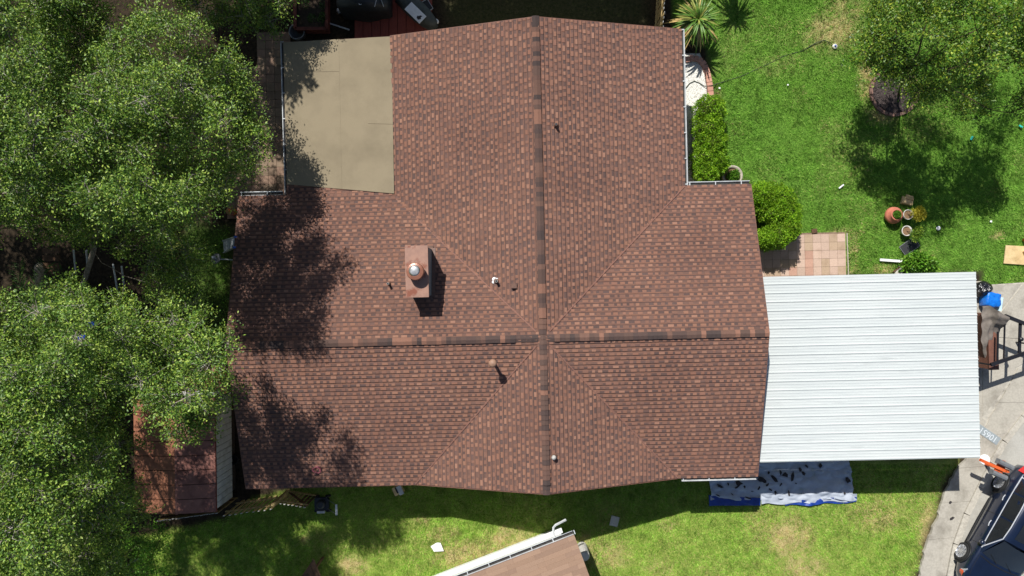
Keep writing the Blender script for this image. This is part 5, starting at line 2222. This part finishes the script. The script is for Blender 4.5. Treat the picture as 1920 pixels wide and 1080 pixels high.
r = pot("pale pot with a sparse leaning shrub above the black screen", "plant pot", P(1692, 434, 0), [(.12, 0), (.17, .26), (.19, .27), (.19, .30), (.165, .30), (.155, .24), (0, .24)], "pot_white", .155, .25)
leafy_shell([(.16, -.12, .45, .17, .16, .16), (.30, -.1, .52, .15, .14, .14), (.18, -.3, .46, .15, .13, .14), (.32, .08, .5, .1, .1, .1)], 900, rh, "leaf_lawn_tree", "plant", r, leaf=(.05, .09), wide=.35, inner=.1)
m = MB()
m.tube([(0, 0, .25), (.1, -.06, .36), (.25, -.14, .5)], .012, 6)
m.build("stem_or_core", mt["bark_dark"], r)

# half barrel with a small bush in the house corner
r = pot("stone half barrel with a small green bush in the corner by the hedge", "planter", P(1368, 332, 0), [(.30, 0), (.36, .30), (.37, .32), (.37, .36), (.31, .36), (.29, .26), (0, .26)], "barrel_stone", .30, .28, "barrel_planter")
leafy_shell([(0, -.03, .36, .22, .2, .2), (.08, .06, .38, .14, .13, .14)], 2400, rh, "leaf_bright", "plant", r, leaf=(.035, .07), inner=.2)

bx = thing("paper_bag", "crumpled tan paper sack above the plant pots", "bag", P(1699, 377, 0), math.radians(-14))
m = MB()
m.hexa([Vector((-.2, -.15, 0)), Vector((.2, -.15, 0)), Vector((.2, .15, 0)), Vector((-.2, .15, 0))], [Vector((-.2, -.13, .16)), Vector((.19, -.13, .14)), Vector((.14, .1, .2)), Vector((-.14, .1, .21))])
m.build("sack", mt["cardboard"], bx)
m = MB()
m.hexa([Vector((-.14, .02, .20)), Vector((.15, .02, .19)), Vector((.15, .2, .12)), Vector((-.14, .2, .12))], [Vector((-.14, .03, .225)), Vector((.15, .03, .215)), Vector((.14, .2, .15)), Vector((-.13, .2, .15))])
m.build("folded_top", mt["cardboard_edge"], bx)

sc = thing("window_screen", "black mesh window screen lying on the lawn by the pots", "screen", P(1704, 462, 0), math.radians(36))
m = MB()
m.box((0, 0, .045), (.62, .38, .006))
m.build("mesh", mt["screen_black"], sc)
for (x, y, a, b) in ((0, .2, .66, .02), (0, -.2, .66, .02), (.32, 0, .02, .38), (-.32, 0, .02, .38)):
    m = MB()
    m.box((x, y, .047), (a, b, .02))
    m.build("frame_bar", mt["mailbox_grey"], sc)
m = MB()
m.bar(P(1650, 487, .08), P(1691, 490, .08), .09, .05)
tag(m.build("plank", mt["paper_white"]), "white plank lying on the grass near the carport", "plank")
m = MB()
m.bar(P(1675, 510, .05), P(1692, 496, .05), .04, .06)
tag(m.build("stake", mt["weathered_wood"]), "grey wooden stake beside the carport shrub", "stake")
q = P(1684, 506, .0)
m = MB()
m.prism([(q.x - .16, q.y - .16), (q.x + .14, q.y - .16), (q.x + .16, q.y + .12), (q.x + .02, q.y + .16)], -.01, .05)
tag(m.build("stepping_stone", mt["stone_slab"]), "tan stepping stone at the carport's upper edge", "stone")
lathe_thing("plate", "white round lid lying on the lawn right of the pots", "lid", [(.075, 0), (.08, .02), (.05, .028), (0, .03)], P(1759, 428, .05), "paper_white")
for (x, y, s, lab) in ((1349, 165, .035, "white scrap on the lawn beside the gravel bed"), (1858, 415, .04, "tiny white scrap on the lawn near the cardboard"), (1477, 159, .03, "tiny white scrap in the middle of the lawn")):
    m = MB()
    m.prism([(-s, -s * .6), (s * .8, -s), (s, s * .7), (-s * .7, s * .8)], 0, .01)
    tag(m.build("litter", mt["paper_white"], None, loc=P(x, y, .06)), lab, "litter")
m = MB()
m.bar(P(1573, 353, .06), P(1582, 346, .06), .05, .02)
tag(m.build("plastic_strip", mt["paper_white"]), "short white plastic strip on the open lawn", "litter")
for (x, y, a, lab) in ((1822, 259, 1.1, "teal plastic piece in the shade of the young oak"), (1914, 237, -.6, "teal plastic piece on sunny grass at the right edge")):
    m = MB()
    m.box((0, 0, 0), (.14, .06, .03))
    m.box((.04, 0, .02), (.05, .05, .02))
    tag(m.build("toy_piece", mt["teal_plastic"], None, loc=P(x, y, .07), rot=a), lab, "plastic piece")
m = MB()
m.box((0, 0, 0), (.20, .16, .03))
tag(m.build("wood_offcut", mt["weathered_wood"], None, loc=P(1527, 433, .05), rot=.2), "dark wood offcut at the edge of the paver patio", "offcut")
# sprinkler and hose
sp = thing("sprinkler", "small sprinkler with blue centre on the dry lawn patch", "sprinkler", P(1565, 87, .03))
m = MB()
m.lathe([(.09, 0), (.09, .03), (.05, .05), (0, .05)], (0, 0, 0), 16)
m.build("base", mt["pot_white"], sp)
m = MB()
m.lathe([(.035, .05), (.03, .09), (0, .1)], (0, 0, 0), 12)
m.build("head", mt["blue_plastic"], sp)
hp = [P(1560, 82, .05), P(1545, 75, .05), P(1525, 83, .03), P(1505, 95, .0), P(1470, 105, -.008), P(1430, 125, -.008), P(1390, 143, -.006), P(1360, 152, .0), P(1336, 160, .10), P(1322, 162, .08), P(1312, 156, .04), P(1302, 152, .04), P(1293, 156, .04), P(1284, 168, .04)]
m = MB()
m.tube(hp, .014, 6)
tag(m.build("garden_hose", mt["hose_dark"], None, smooth=True), "dark garden hose running over gravel and lawn to the sprinkler", "hose")

# cardboard boxes at the right edge
cb1 = thing("cardboard_sheet", "flat tan cardboard sheet under the box at right edge", "cardboard")
q = poly_px([(1880, 494), (1884, 460), (1922, 462), (1924, 497)])
m = MB()
m.prism(q[::-1] if False else q, .03, .06)
m.build("sheet", mt["cardboard"], cb1)
bxr = thing("cardboard_box", "large pale cardboard box cut by the right edge", "box", P(1945, 478, 0), math.radians(25))
m = MB()
m.box((0, 0, .22), (.95, .72, .40))
m.build("body", mt["cardboard"], bxr)
m = MB()
m.box((-.49, 0, .22), (.02, .70, .41))
m.build("flap", mt["cardboard_edge"], bxr)
lathe_thing("orange_cup", "orange cup on the lawn at the right edge", "cup", [(.05, 0), (.07, .14), (.075, .15), (.06, .15), (.05, .02), (0, .02)], P(1919, 450, .03), "orange_paint")

# ------------------------------------------------------------------ south lawn small things
m = MB()
m.box((0, 0, 0), (.30, .36, .05))
tag(m.build("paving_stone", mt["stone_slab"], None, loc=P(1152, 977, .03), rot=-.25), "square grey stone in the house's shadow on the back lawn", "stone")
m = MB()
m.prism([(-.24, -.05), (-.06, -.19), (.27, -.05), (.06, .19), (-.04, .17), (-.1, .13)], 0, .012)
tag(m.build("paper_sheet", mt["paper_white"], None, loc=P(820, 1026, .07), rot=-.35), "torn white sheet lying on the sunny back lawn", "paper")
ctn = thing("carton", "open carton with white flap half hidden below the eave", "box", P(748, 916, 0), math.radians(25))
m = MB()
m.box((0, 0, .14), (.34, .30, .26))
m.build("body", mt["cardboard"], ctn)
m = MB()
m.box((.09, -.02, .285), (.17, .34, .02))
m.build("label_panel", mt["gutter_white"], ctn)
m = MB()
m.box((-.02, .03, .275), (.08, .22, .012))
m.build("opening", mt["scrap_dark"], ctn)
# push mower
mw = thing("lawn_mower", "black push lawn mower with pale handle grip behind the house", "lawn mower", P(606, 942, 0), math.radians(2))
m = MB()
m.prism([(-.26, -.2), (-.2, -.24), (.2, -.24), (.26, -.16), (.26, .16), (.2, .24), (-.2, .24), (-.26, .2)], .08, .22)
m.build("deck", mt["black_plastic"], mw)
m = MB()
m.lathe([(.15, .22), (.15, .36), (.10, .40), (0, .41)], (0, .02, 0), 16)
m.build("engine", mt["black_cover"], mw)
for (x, y) in ((-.2, -.27), (.22, -.27), (-.2, .27), (.22, .27)):
    m = MB()
    m.lathe([(.10, -.025), (.10, .025), (.04, .03), (0, .03)], (x, y, .10), 16, axis=(0, 1, 0))
    m.build("wheel", mt["tyre"], mw)
m = MB()
m.box((-.02, -.27, .26), (.28, .08, .06))
m.build("side_guard", mt["gutter_white"], mw)
for y in (-.17, .17):
    m = MB()
    m.tube([(.2, y, .2), (.5, y, .6), (.72, y, .9)], .012, 6)
    m.build("handle_tube", mt["mailbox_grey"], mw)
m = MB()
m.box((.72, 0, .91), (.07, .38, .05))
m.build("grip", mt["gutter_white"], mw)
# grill-like black bucket by the shed
bk = lathe_thing("bucket", "dark bucket in the gap between shed and house", "bucket", [(.13, 0), (.17, .34), (.18, .35), (.16, .35), (.13, .03), (0, .03)], P(446, 860, 1.0), "black_plastic")
bk.location = P(444, 858, 0)

# ------------------------------------------------------------------ by the carport's street end
bgk = thing("trash_bag", "black plastic trash bag at the carport's upper corner", "bag", P(1834, 542, .08))
m = MB()
bm = bmesh.new()
bmesh.ops.create_icosphere(bm, subdivisions=3, radius=.3)
for v in bm.verts:
    n_ = vnoise(np.array([v.co.x * 9 + 30]), np.array([v.co.y * 9 + v.co.z * 6 + 30]), 1, 60)[0]
    v.co *= .8 + .35 * n_
    v.co.z = max(-.25, v.co.z) * .9 + .25
me = bpy.data.meshes.new("sack")
bm.to_mesh(me)
bm.free()
me.materials.append(mt["bag_black"])
link("sack", me, bgk)


def puff(name, root, sx, sy, sz, mat, seed, z=0):
    bm = bmesh.new()
    bmesh.ops.create_cube(bm, size=2)
    bmesh.ops.subdivide_edges(bm, edges=bm.edges[:], cuts=7, use_grid_fill=True)
    for v in bm.verts:
        c = v.co
        k = max(abs(c.x), abs(c.y), abs(c.z))
        sph = c.normalized() * 1.25
        c2 = c.lerp(sph, .35)
        n_ = vnoise(np.array([c.x * 2.2 + c.z + 30]), np.array([c.y * 2.2 - c.z * .7 + 30]), 1, seed)[0] - .5
        c2 *= 1 + .18 * n_
        v.co = Vector((c2.x * sx, c2.y * sy, c2.z * sz + z))
    me = bpy.data.meshes.new(name)
    bm.to_mesh(me)
    bm.free()
    me.materials.append(mt[mat])
    me.polygons.foreach_set("use_smooth", [True] * len(me.polygons))
    return link(name, me, root)


bb = thing("blue_bag", "bright blue plastic bag of waste beside the carport", "bag", P(1848, 562, .09), math.radians(-8))
puff("sack", bb, .26, .26, .22, "bag_blue", 71, .24)
m = MB()
m.box((0, 0, .15), (.10, .5, .3))
tag(m.build("plastic_bin", mt["pale_plastic"], None, loc=P(1866, 570, .09), rot=-.15), "pale blue plastic box beside the blue bag", "box")

cab = thing("brown_cabinet", "brown wooden cabinet standing at the carport's street end", "cabinet", P(1826, 636, .09), math.radians(2))
m = MB()
m.box((-.02, 0, .5), (.30, 1.95, 1.0))
m.build("body", mt["brown_box"], cab)
m = MB()
m.box((-.02, 0, 1.02), (.34, 2.0, .04))
m.build("top", mt["brown_box"], cab)
for y in (-.55, .55):
    m = MB()
    m.box((.14, y * .85, .5), (.02, .9, .9))
    d_ = m.build("door", mt["brown_box"], cab)
    m = MB()
    m.box((.16, y * .2, .55), (.02, .03, .12))
    m.build("handle", mt["black_steel"], d_)

# dark cloth draped over cabinet and frame
cl_ = thing("draped_cloth", "taupe tarpaulin draped from the cabinet over the black frame", "cloth")
ctl = [P(1840, 574, 1.05), P(1852, 573, 1.2), P(1872, 583, 1.62), P(1894, 595, 1.68)]
rows = [[P(1842, 574, 1.12), P(1855, 573, 1.25), P(1874, 584, 1.6), P(1893, 595, 1.68)],
        [P(1840, 592, 1.12), P(1857, 592, 1.28), P(1872, 598, 1.55), P(1888, 608, 1.5)],
        [P(1840, 612, 1.12), P(1858, 606, 1.25), P(1866, 611, 1.3), P(1878, 617, 1.15)],
        [P(1841, 640, 1.12), P(1855, 636, 1.15), P(1862, 636, 1.0), P(1866, 636, .85)],
        [P(1846, 662, 1.0), P(1853, 660, .95), P(1858, 660, .8), P(1861, 658, .65)],
        [P(1848, 688, .7), P(1852, 687, .65), P(1856, 683, .55), P(1859, 680, .45)]]
NR, NC = 30, 18
vs = []
for a in range(NR + 1):
    t = a / NR * (len(rows) - 1)
    i0 = min(int(t), len(rows) - 2)
    ft = t - i0
    for b in range(NC + 1):
        s = b / NC * 3
        j0 = min(int(s), 2)
        fs_ = s - j0
        p = rows[i0][j0].lerp(rows[i0][j0 + 1], fs_).lerp(rows[i0 + 1][j0].lerp(rows[i0 + 1][j0 + 1], fs_), ft)
        p.z += .05 * math.sin(s * 7 + t * 1.3) * (.3 + .7 * t / 5) + .03 * math.sin(t * 6 + s * 2)
        vs.append(p)
fs = [(a * (NC + 1) + b, a * (NC + 1) + b + 1, (a + 1) * (NC + 1) + b + 1, (a + 1) * (NC + 1) + b) for a in range(NR) for b in range(NC)]
m = MB()
m.grid_faces(fs, vs)
m.build("sheet", mt["cloth_taupe"], cl_, smooth=True)

# black steel frame (rack) with legs
fr_ = thing("steel_frame", "tall black steel rack frame on the driveway at the right edge", "rack")
Zf = 1.5
A_, B_ = P(1858, 684, Zf), P(1962, 648, Zf)
C_, D_ = P(1884, 592, Zf), P(1990, 634, Zf)
for (p, q, w) in ((A_, B_, .12), (C_, D_, .12)):
    m = MB()
    m.bar(p, q, w, .08)
    m.build("rail", mt["black_steel"], fr_)
for (x0, y0, x1, y1, w) in ((1871, 622, 1870, 680, .05), (1884, 600, 1882, 676, .035), (1913, 606, 1911, 668, .09), (1948, 620, 1945, 656, .06)):
    m = MB()
    m.bar(P(x0, y0, Zf - .06), P(x1, y1, Zf - .06), w, .05)
    m.build("crossbar", mt["black_steel"], fr_)
for p in (A_, B_, C_, D_):
    m = MB()
    m.tube([(p.x, p.y, .08), (p.x, p.y, Zf - .05)], .03, 8)
    m.build("leg", mt["black_steel"], fr_)
m = MB()
q = P(1914, 636, Zf)
m.lathe([(.07, -.04), (.07, .05), (.03, .08), (0, .08)], q, 12)
m.build("clamp", mt["black_steel"], fr_)

# mailboxes on an orange post
mb_ = thing("mailbox_post", "two grey mailboxes on an orange timber arm by the kerb", "mailbox", P(1847, 868, .09))
o0 = P(1847, 868, .09)
m = MB()
m.box((0, 0, .58), (.10, .10, 1.16))
m.build("post", mt["orange_paint"], mb_)
a, b = P(1838, 862, 1.2) - o0, P(1884, 883, 1.2) - o0
m = MB()
m.bar(a, b, .10, .10)
m.build("arm", mt["orange_paint"], mb_)
for (x0, y0, x1, y1) in ((1870, 864, 1897, 877), (1858, 884, 1885, 896)):
    p, q = P(x0, y0, 1.32) - o0, P(x1, y1, 1.32) - o0
    d = (q - p).normalized()
    s = Vector((-d.y, d.x, 0))
    prof = [(-.09, -.09), (.09, -.09), (.09, .05), (.065, .10), (0, .125), (-.065, .10), (-.09, .05)]
    m = MB()
    k = len(prof)
    r0 = [p + s * x + Vector((0, 0, z)) for x, z in prof]
    r1 = [q + s * x + Vector((0, 0, z)) for x, z in prof]
    m.grid_faces([(i, (i + 1) % k, k + (i + 1) % k, k + i) for i in range(k)] + [tuple(range(k - 1, -1, -1)), tuple(range(k, 2 * k))], r0 + r1)
    bxm = m.build("mailbox", mt["mailbox_grey"], mb_)
    m = MB()
    m.box(p.lerp(q, .3) + s * .1 + Vector((0, 0, .06)), (.03, .01, .14), math.atan2(d.y, d.x))
    m.build("flag", mt["orange_paint"], bxm)
p, q = P(1868, 890, 1.15) - o0, P(1880, 868, 1.15) - o0
m = MB()
m.bar(p, q, .3, .04)
m.build("shelf", mt["orange_paint"], mb_)
q = P(1843, 861, .0)
m = MB()
m.lathe([(.22, .05), (.18, .13), (.05, .15), (0, .15)], (q.x, q.y, 0), 12)
tag(m.build("post_base", mt["paper_white"]), "white rounded base at the foot of the mailbox post", "base")
for i, (x, y, s, lab) in enumerate(((1785, 972, .10, "black scrap on the pavement beside the kerb joint"), (1782, 942, .06, "thin black scrap on the pavement near the carport shadow"))):
    m = MB()
    m.prism([(-s, -.02), (-s * .2, -.045), (s, .0), (s * .5, .05), (-s * .6, .04)], 0, .02)
    tag(m.build("debris", mt["scrap_dark"], None, loc=P(x, y, .095), rot=.4), lab, "scrap")


# ------------------------------------------------------------------ the parked car
def loft(stations, closed=False):
    """stations: list of rings (equal counts) -> verts, faces"""
    k = len(stations[0])
    vs = [p for r in stations for p in r]
    fs = []
    for i in range(len(stations) - 1):
        for j in range(k - 1):
            fs.append((i * k + j, i * k + j + 1, (i + 1) * k + j + 1, (i + 1) * k + j))
    return vs, fs


car_c = P(1868, 986, 0)
car = thing("parked_car", "dark blue car parked at the kerb with sunroof and alloy wheels", "car", (car_c.x, car_c.y, .012), math.atan2(-.876, -.483))
XS = [-2.36, -2.30, -2.12, -1.75, -1.42, -1.05, -.4, .4, 1.0, 1.42, 1.85, 2.12, 2.28, 2.36]
HW = [.62, .76, .85, .91, .93, .93, .92, .92, .925, .93, .90, .84, .74, .60]
ZT = [.86, .94, .99, 1.01, 1.02, 1.02, 1.01, 1.00, .99, .96, .90, .85, .78, .68]
ZB = [.42, .34, .28, .24, .22, .22, .22, .22, .22, .22, .24, .28, .32, .38]
rings = []
for x, w, zt, zb in zip(XS, HW, ZT, ZB):
    half = [(w * .88, zb), (w * .985, zb + .10), (w, lerp(zb, zt, .45)), (w * .995, lerp(zb, zt, .72)), (w * .965, lerp(zb, zt, .92)), (w * .90, zt - .005), (w * .72, zt + .012), (w * .40, zt + .024), (0, zt + .028)]
    rings.append([Vector((x, y, z)) for y, z in half] + [Vector((x, -y, z)) for y, z in half[-2::-1]])
m = MB()
vs, fs = loft(rings)
m.grid_faces(fs, vs)
kk = len(rings[0])
m.face(rings[0])
m.face(rings[-1][::-1])
body = m.build("body", mt["car_paint"], car, smooth=True)
# greenhouse: roof, pillars
GB = [(1.12, .80, .985), (.35, .66, 1.46), (-.1, .655, 1.52), (-.8, .65, 1.53), (-1.45, .63, 1.48), (-2.16, .74, .99)]   # x, half width at top, z
GW = [.80, .845, .86, .86, .845, .76]                                                              # half width at the belt
roofr = []
for (x, w, z) in GB[1:5]:
    half = [(w, z - .05), (w * .93, z - .012), (w * .6, z + .012), (0, z + .022)]
    roofr.append([Vector((x, y, zz)) for y, zz in half] + [Vector((x, -y, zz)) for y, zz in half[-2::-1]])
m = MB()
vs, fs = loft(roofr)
m.grid_faces(fs, vs)
m.build("roof", mt["car_paint"], car, smooth=True)
BZ = 1.0
for s in (-1, 1):
    side = [Vector((1.10, s * .80, BZ - .01)), Vector((.35, s * .66, 1.41)), Vector((-.1, s * .655, 1.47)), Vector((-.8, s * .65, 1.48)), Vector((-1.45, s * .63, 1.43)), Vector((-2.14, s * .74, BZ))]
    belt = [Vector((1.10, s * .86, BZ - .02)), Vector((.35, s * .885, BZ - .01)), Vector((-.1, s * .885, BZ)), Vector((-.8, s * .88, BZ)), Vector((-1.45, s * .865, BZ)), Vector((-2.14, s * .80, BZ - .01))]
    m = MB()
    for i in range(5):
        q = [belt[i], belt[i + 1], side[i + 1], side[i]]
        m.face(q if s > 0 else q[::-1])
    m.build("side_panel", mt["car_paint"], car, smooth=True)
    out = Vector((0, s * .008, .004))

    def on(x, t):
        # point on the side surface at station x, height fraction t
        xs_ = [b.x for b in belt]
        for i in range(5):
            if xs_[i] >= x >= xs_[i + 1]:
                f = (xs_[i] - x) / (xs_[i] - xs_[i + 1])
                return belt[i].lerp(belt[i + 1], f).lerp(side[i].lerp(side[i + 1], f), t) + out
        return belt[-1].copy()
    wins = [[(.82, .08), (.30, .08), (-.12, .08), (-.30, .08), (-.30, .90), (-.12, .90), (.28, .88)], [(-.36, .08), (-.8, .08), (-1.26, .08), (-1.26, .88), (-.8, .90), (-.36, .90)],
            [(-1.32, .10), (-1.80, .14), (-1.55, .70), (-1.32, .86)]]
    for wq in wins:
        m = MB()
        pts = [on(x, t) for x, t in wq]
        c = sum(pts, Vector()) / len(pts)
        for i in range(len(pts)):
            tri = [c, pts[i], pts[(i + 1) % len(pts)]]
            m.face(tri if s < 0 else tri[::-1])
        win = m.build("side_window", mt["car_glass"], car)
    m = MB()
    tp_ = [on(x, .95) + Vector((0, s * .008, .004)) for x in (.34, .1, -.12, -.8, -1.3, -1.6, -1.85)]
    m.tube([on(.9, .05) + out] + tp_ + [on(-1.9, .06) + out], .018, 6)
    m.tube([on(x, .03) + out * 1.5 for x in (.95, .35, -.1, -.8, -1.45, -1.9)], .016, 6)
    m.build("window_trim", mt["chrome"], car)
    for x in (.05, -.98):
        m = MB()
        m.tube([(x + .11, s * .94, .86), (x, s * .965, .865), (x - .11, s * .94, .86)], .016, 8)
        m.build("door_handle", mt["chrome"], car)
    m = MB()
    m.lathe([(.0, -.10), (.07, -.07), (.09, 0), (.08, .06), (0, .09)], (.78, s * 1.0, 1.06), 12, axis=(.3, s, .1))
    m.build("mirror", mt["car_paint"], car, smooth=True)
    m = MB()
    m.tube([(-.9, s * .948, .32), (0, s * .95, .30), (.95, s * .948, .32)], .03, 6)
    m.build("sill_trim", mt["car_trim"], car)
    m = MB()
    m.hexa([Vector((2.22, s * .50, .60)), Vector((2.33, s * .56, .58)), Vector((2.0, s * .89, .62)), Vector((1.9, s * .86, .66))][::s], [Vector((2.20, s * .50, .76)), Vector((2.31, s * .56, .72)), Vector((1.98, s * .895, .80)), Vector((1.84, s * .86, .88))][::s])
    m.build("headlight", mt["head_clear"], car)
    m = MB()
    m.hexa([Vector((2.12, s * .74, .60)), Vector((2.22, s * .76, .60)), Vector((2.06, s * .885, .62)), Vector((1.98, s * .89, .62))][::s], [Vector((2.10, s * .74, .74)), Vector((2.215, s * .765, .70)), Vector((2.05, s * .90, .75)), Vector((1.97, s * .90, .78))][::s])
    m.build("turn_signal", mt["signal_orange"], car)
    m = MB()
    m.hexa([Vector((-2.36, s * .5, .74)), Vector((-2.36, s * .74, .74)), Vector((-2.08, s * .885, .76)), Vector((-2.1, s * .7, .76))][::-s], [Vector((-2.34, s * .5, .95)), Vector((-2.33, s * .77, .95)), Vector((-2.05, s * .87, 1.01)), Vector((-2.08, s * .7, 1.03))][::-s])
    m.build("taillight", mt["tail_red"], car)
    for x in (1.42, -1.42):
        w = thing("wheel", "", "")
        for k in ("category", "label"):
            if k in w:
                del w[k]
        w.parent = car
        w.location = (x, s * .86, .345)
        m = MB()
        m.lathe([(.20, -.11), (.32, -.115), (.345, -.09), (.347, .0), (.345, .075), (.325, .105), (.25, .108), (.25, .06)], (0, 0, 0), 32, axis=(0, s, 0))
        m.build("tyre", mt["tyre"], w, smooth=True)
        m = MB()
        m.lathe([(.252, .07), (.245, .112), (.235, .112), (.225, .05)], (0, 0, 0), 32, axis=(0, s, 0))
        for a in range(10):
            an = 2 * math.pi * a / 10
            d = Vector((math.cos(an), 0, math.sin(an)))
            m.bar(d * .04 + Vector((0, s * .095, 0)), d * .238 + Vector((0, s * .088, 0)), .034, .02, up=(0, 1, 0))
        m.lathe([(.055, .08), (.055, .105), (0, .11)], (0, 0, 0), 14, axis=(0, s, 0))
        m.build("rim", mt["rim_alloy"], w)
        m = MB()
        m.lathe([(.225, .03), (0, .032)], (0, 0, 0), 20, axis=(0, s, 0))
        m.build("brake_disc", mt["car_trim"], w)
        m = MB()
        pts = []
        for a in range(15):
            an = math.pi * (-.08 + 1.16 * a / 14)
            pts.append((x + .385 * math.cos(an), s * .925, .345 + .385 * math.sin(an)))
        m.tube(pts, .035, 6)
        m.build("wheel_arch", mt["car_trim"], car, smooth=True)
for s in (-1, 1):
    for x in (.86, -.33, -1.28):
        m = MB()
        m.tube([(x, s * .895, .985), (x, s * .926, .9), (x + .01, s * .932, .65), (x + .02, s * .925, .42)], .006, 5)
        m.build("door_seam", mt["car_trim"], car)
m = MB()
m.tube([(1.2, .80, .985), (1.7, .78, .925), (2.1, .68, .865)], .006, 5)
m.tube([(1.2, -.80, .985), (1.7, -.78, .925), (2.1, -.68, .865)], .006, 5)
m.build("bonnet_seam", mt["car_trim"], car)
# windscreens
m = MB()
NW_ = 8
for a, b in ((GB[0], GB[1]),):
    rows_ = []
    for t in (0.03, .35, .7, .97):
        x = lerp(1.12, .36, t)
        z = lerp(.985, 1.47, t)
        w = lerp(.78, .645, t)
        rows_.append([Vector((x + .10 * (1 - (j / NW_ * 2 - 1) ** 2) * (1 - .5 * t), w * (1 - 2 * j / NW_), z + .004)) for j in range(NW_ + 1)])
    vs, fs = loft(rows_)
    m.grid_faces(fs, vs)
m.build("windscreen", mt["car_glass"], car, smooth=True)
m = MB()
rows_ = []
for t in (0.02, .4, .97):
    x = lerp(-2.18, -1.45, t)
    z = lerp(1.0, 1.49, t)
    w = lerp(.74, .62, t)
    rows_.append([Vector((x - .05 * (1 - (j / NW_ * 2 - 1) ** 2), w * (1 - 2 * j / NW_), z + .004)) for j in range(NW_ + 1)])
vs, fs = loft(rows_)
m.grid_faces([f[::-1] for f in fs], vs)
m.build("rear_window", mt["car_glass"], car, smooth=True)
m = MB()
rows_ = []
for x, z in ((.16, 1.508), (-.1, 1.545), (-.42, 1.553)):
    rows_.append([Vector((x, y, z + .006 - .02 * abs(y))) for y in (.42, .2, 0, -.2, -.42)])
vs, fs = loft(rows_)
m.grid_faces(fs, vs)
m.build("sunroof", mt["car_glass"], car, smooth=True)
m = MB()
m.tube([(1.22, .76, .975), (1.30, .3, .99), (1.30, -.3, .99), (1.22, -.76, .975)], .02, 6)
m.build("wiper_cowl", mt["car_trim"], car)
for s in (-.12, .45):
    m = MB()
    m.tube([(1.24, s, 1.0), (1.02, s - .42, 1.10)], .01, 5)
    m.build("wiper", mt["car_trim"], car)
m = MB()
m.box((2.335, 0, .50), (.06, 1.05, .22))
m.build("grille", mt["car_trim"], car)

# ------------------------------------------------------------------ blue scraps in the oak
for (x, y, z, lab) in ((171, 607, 8.6, "blue plastic scrap caught in the lower oak's crown"), (153, 632, 8.6, "smaller blue scrap caught below in the oak crown")):
    m = MB()
    m.prism([(-.10, -.03), (.02, -.07), (.11, .0), (.04, .06), (-.06, .05)], 0, .03)
    tag(m.build("plastic_scrap", mt["tarp_blue"], None, loc=P(x, y, z), rot=(.2, .1, .4)), lab, "scrap")
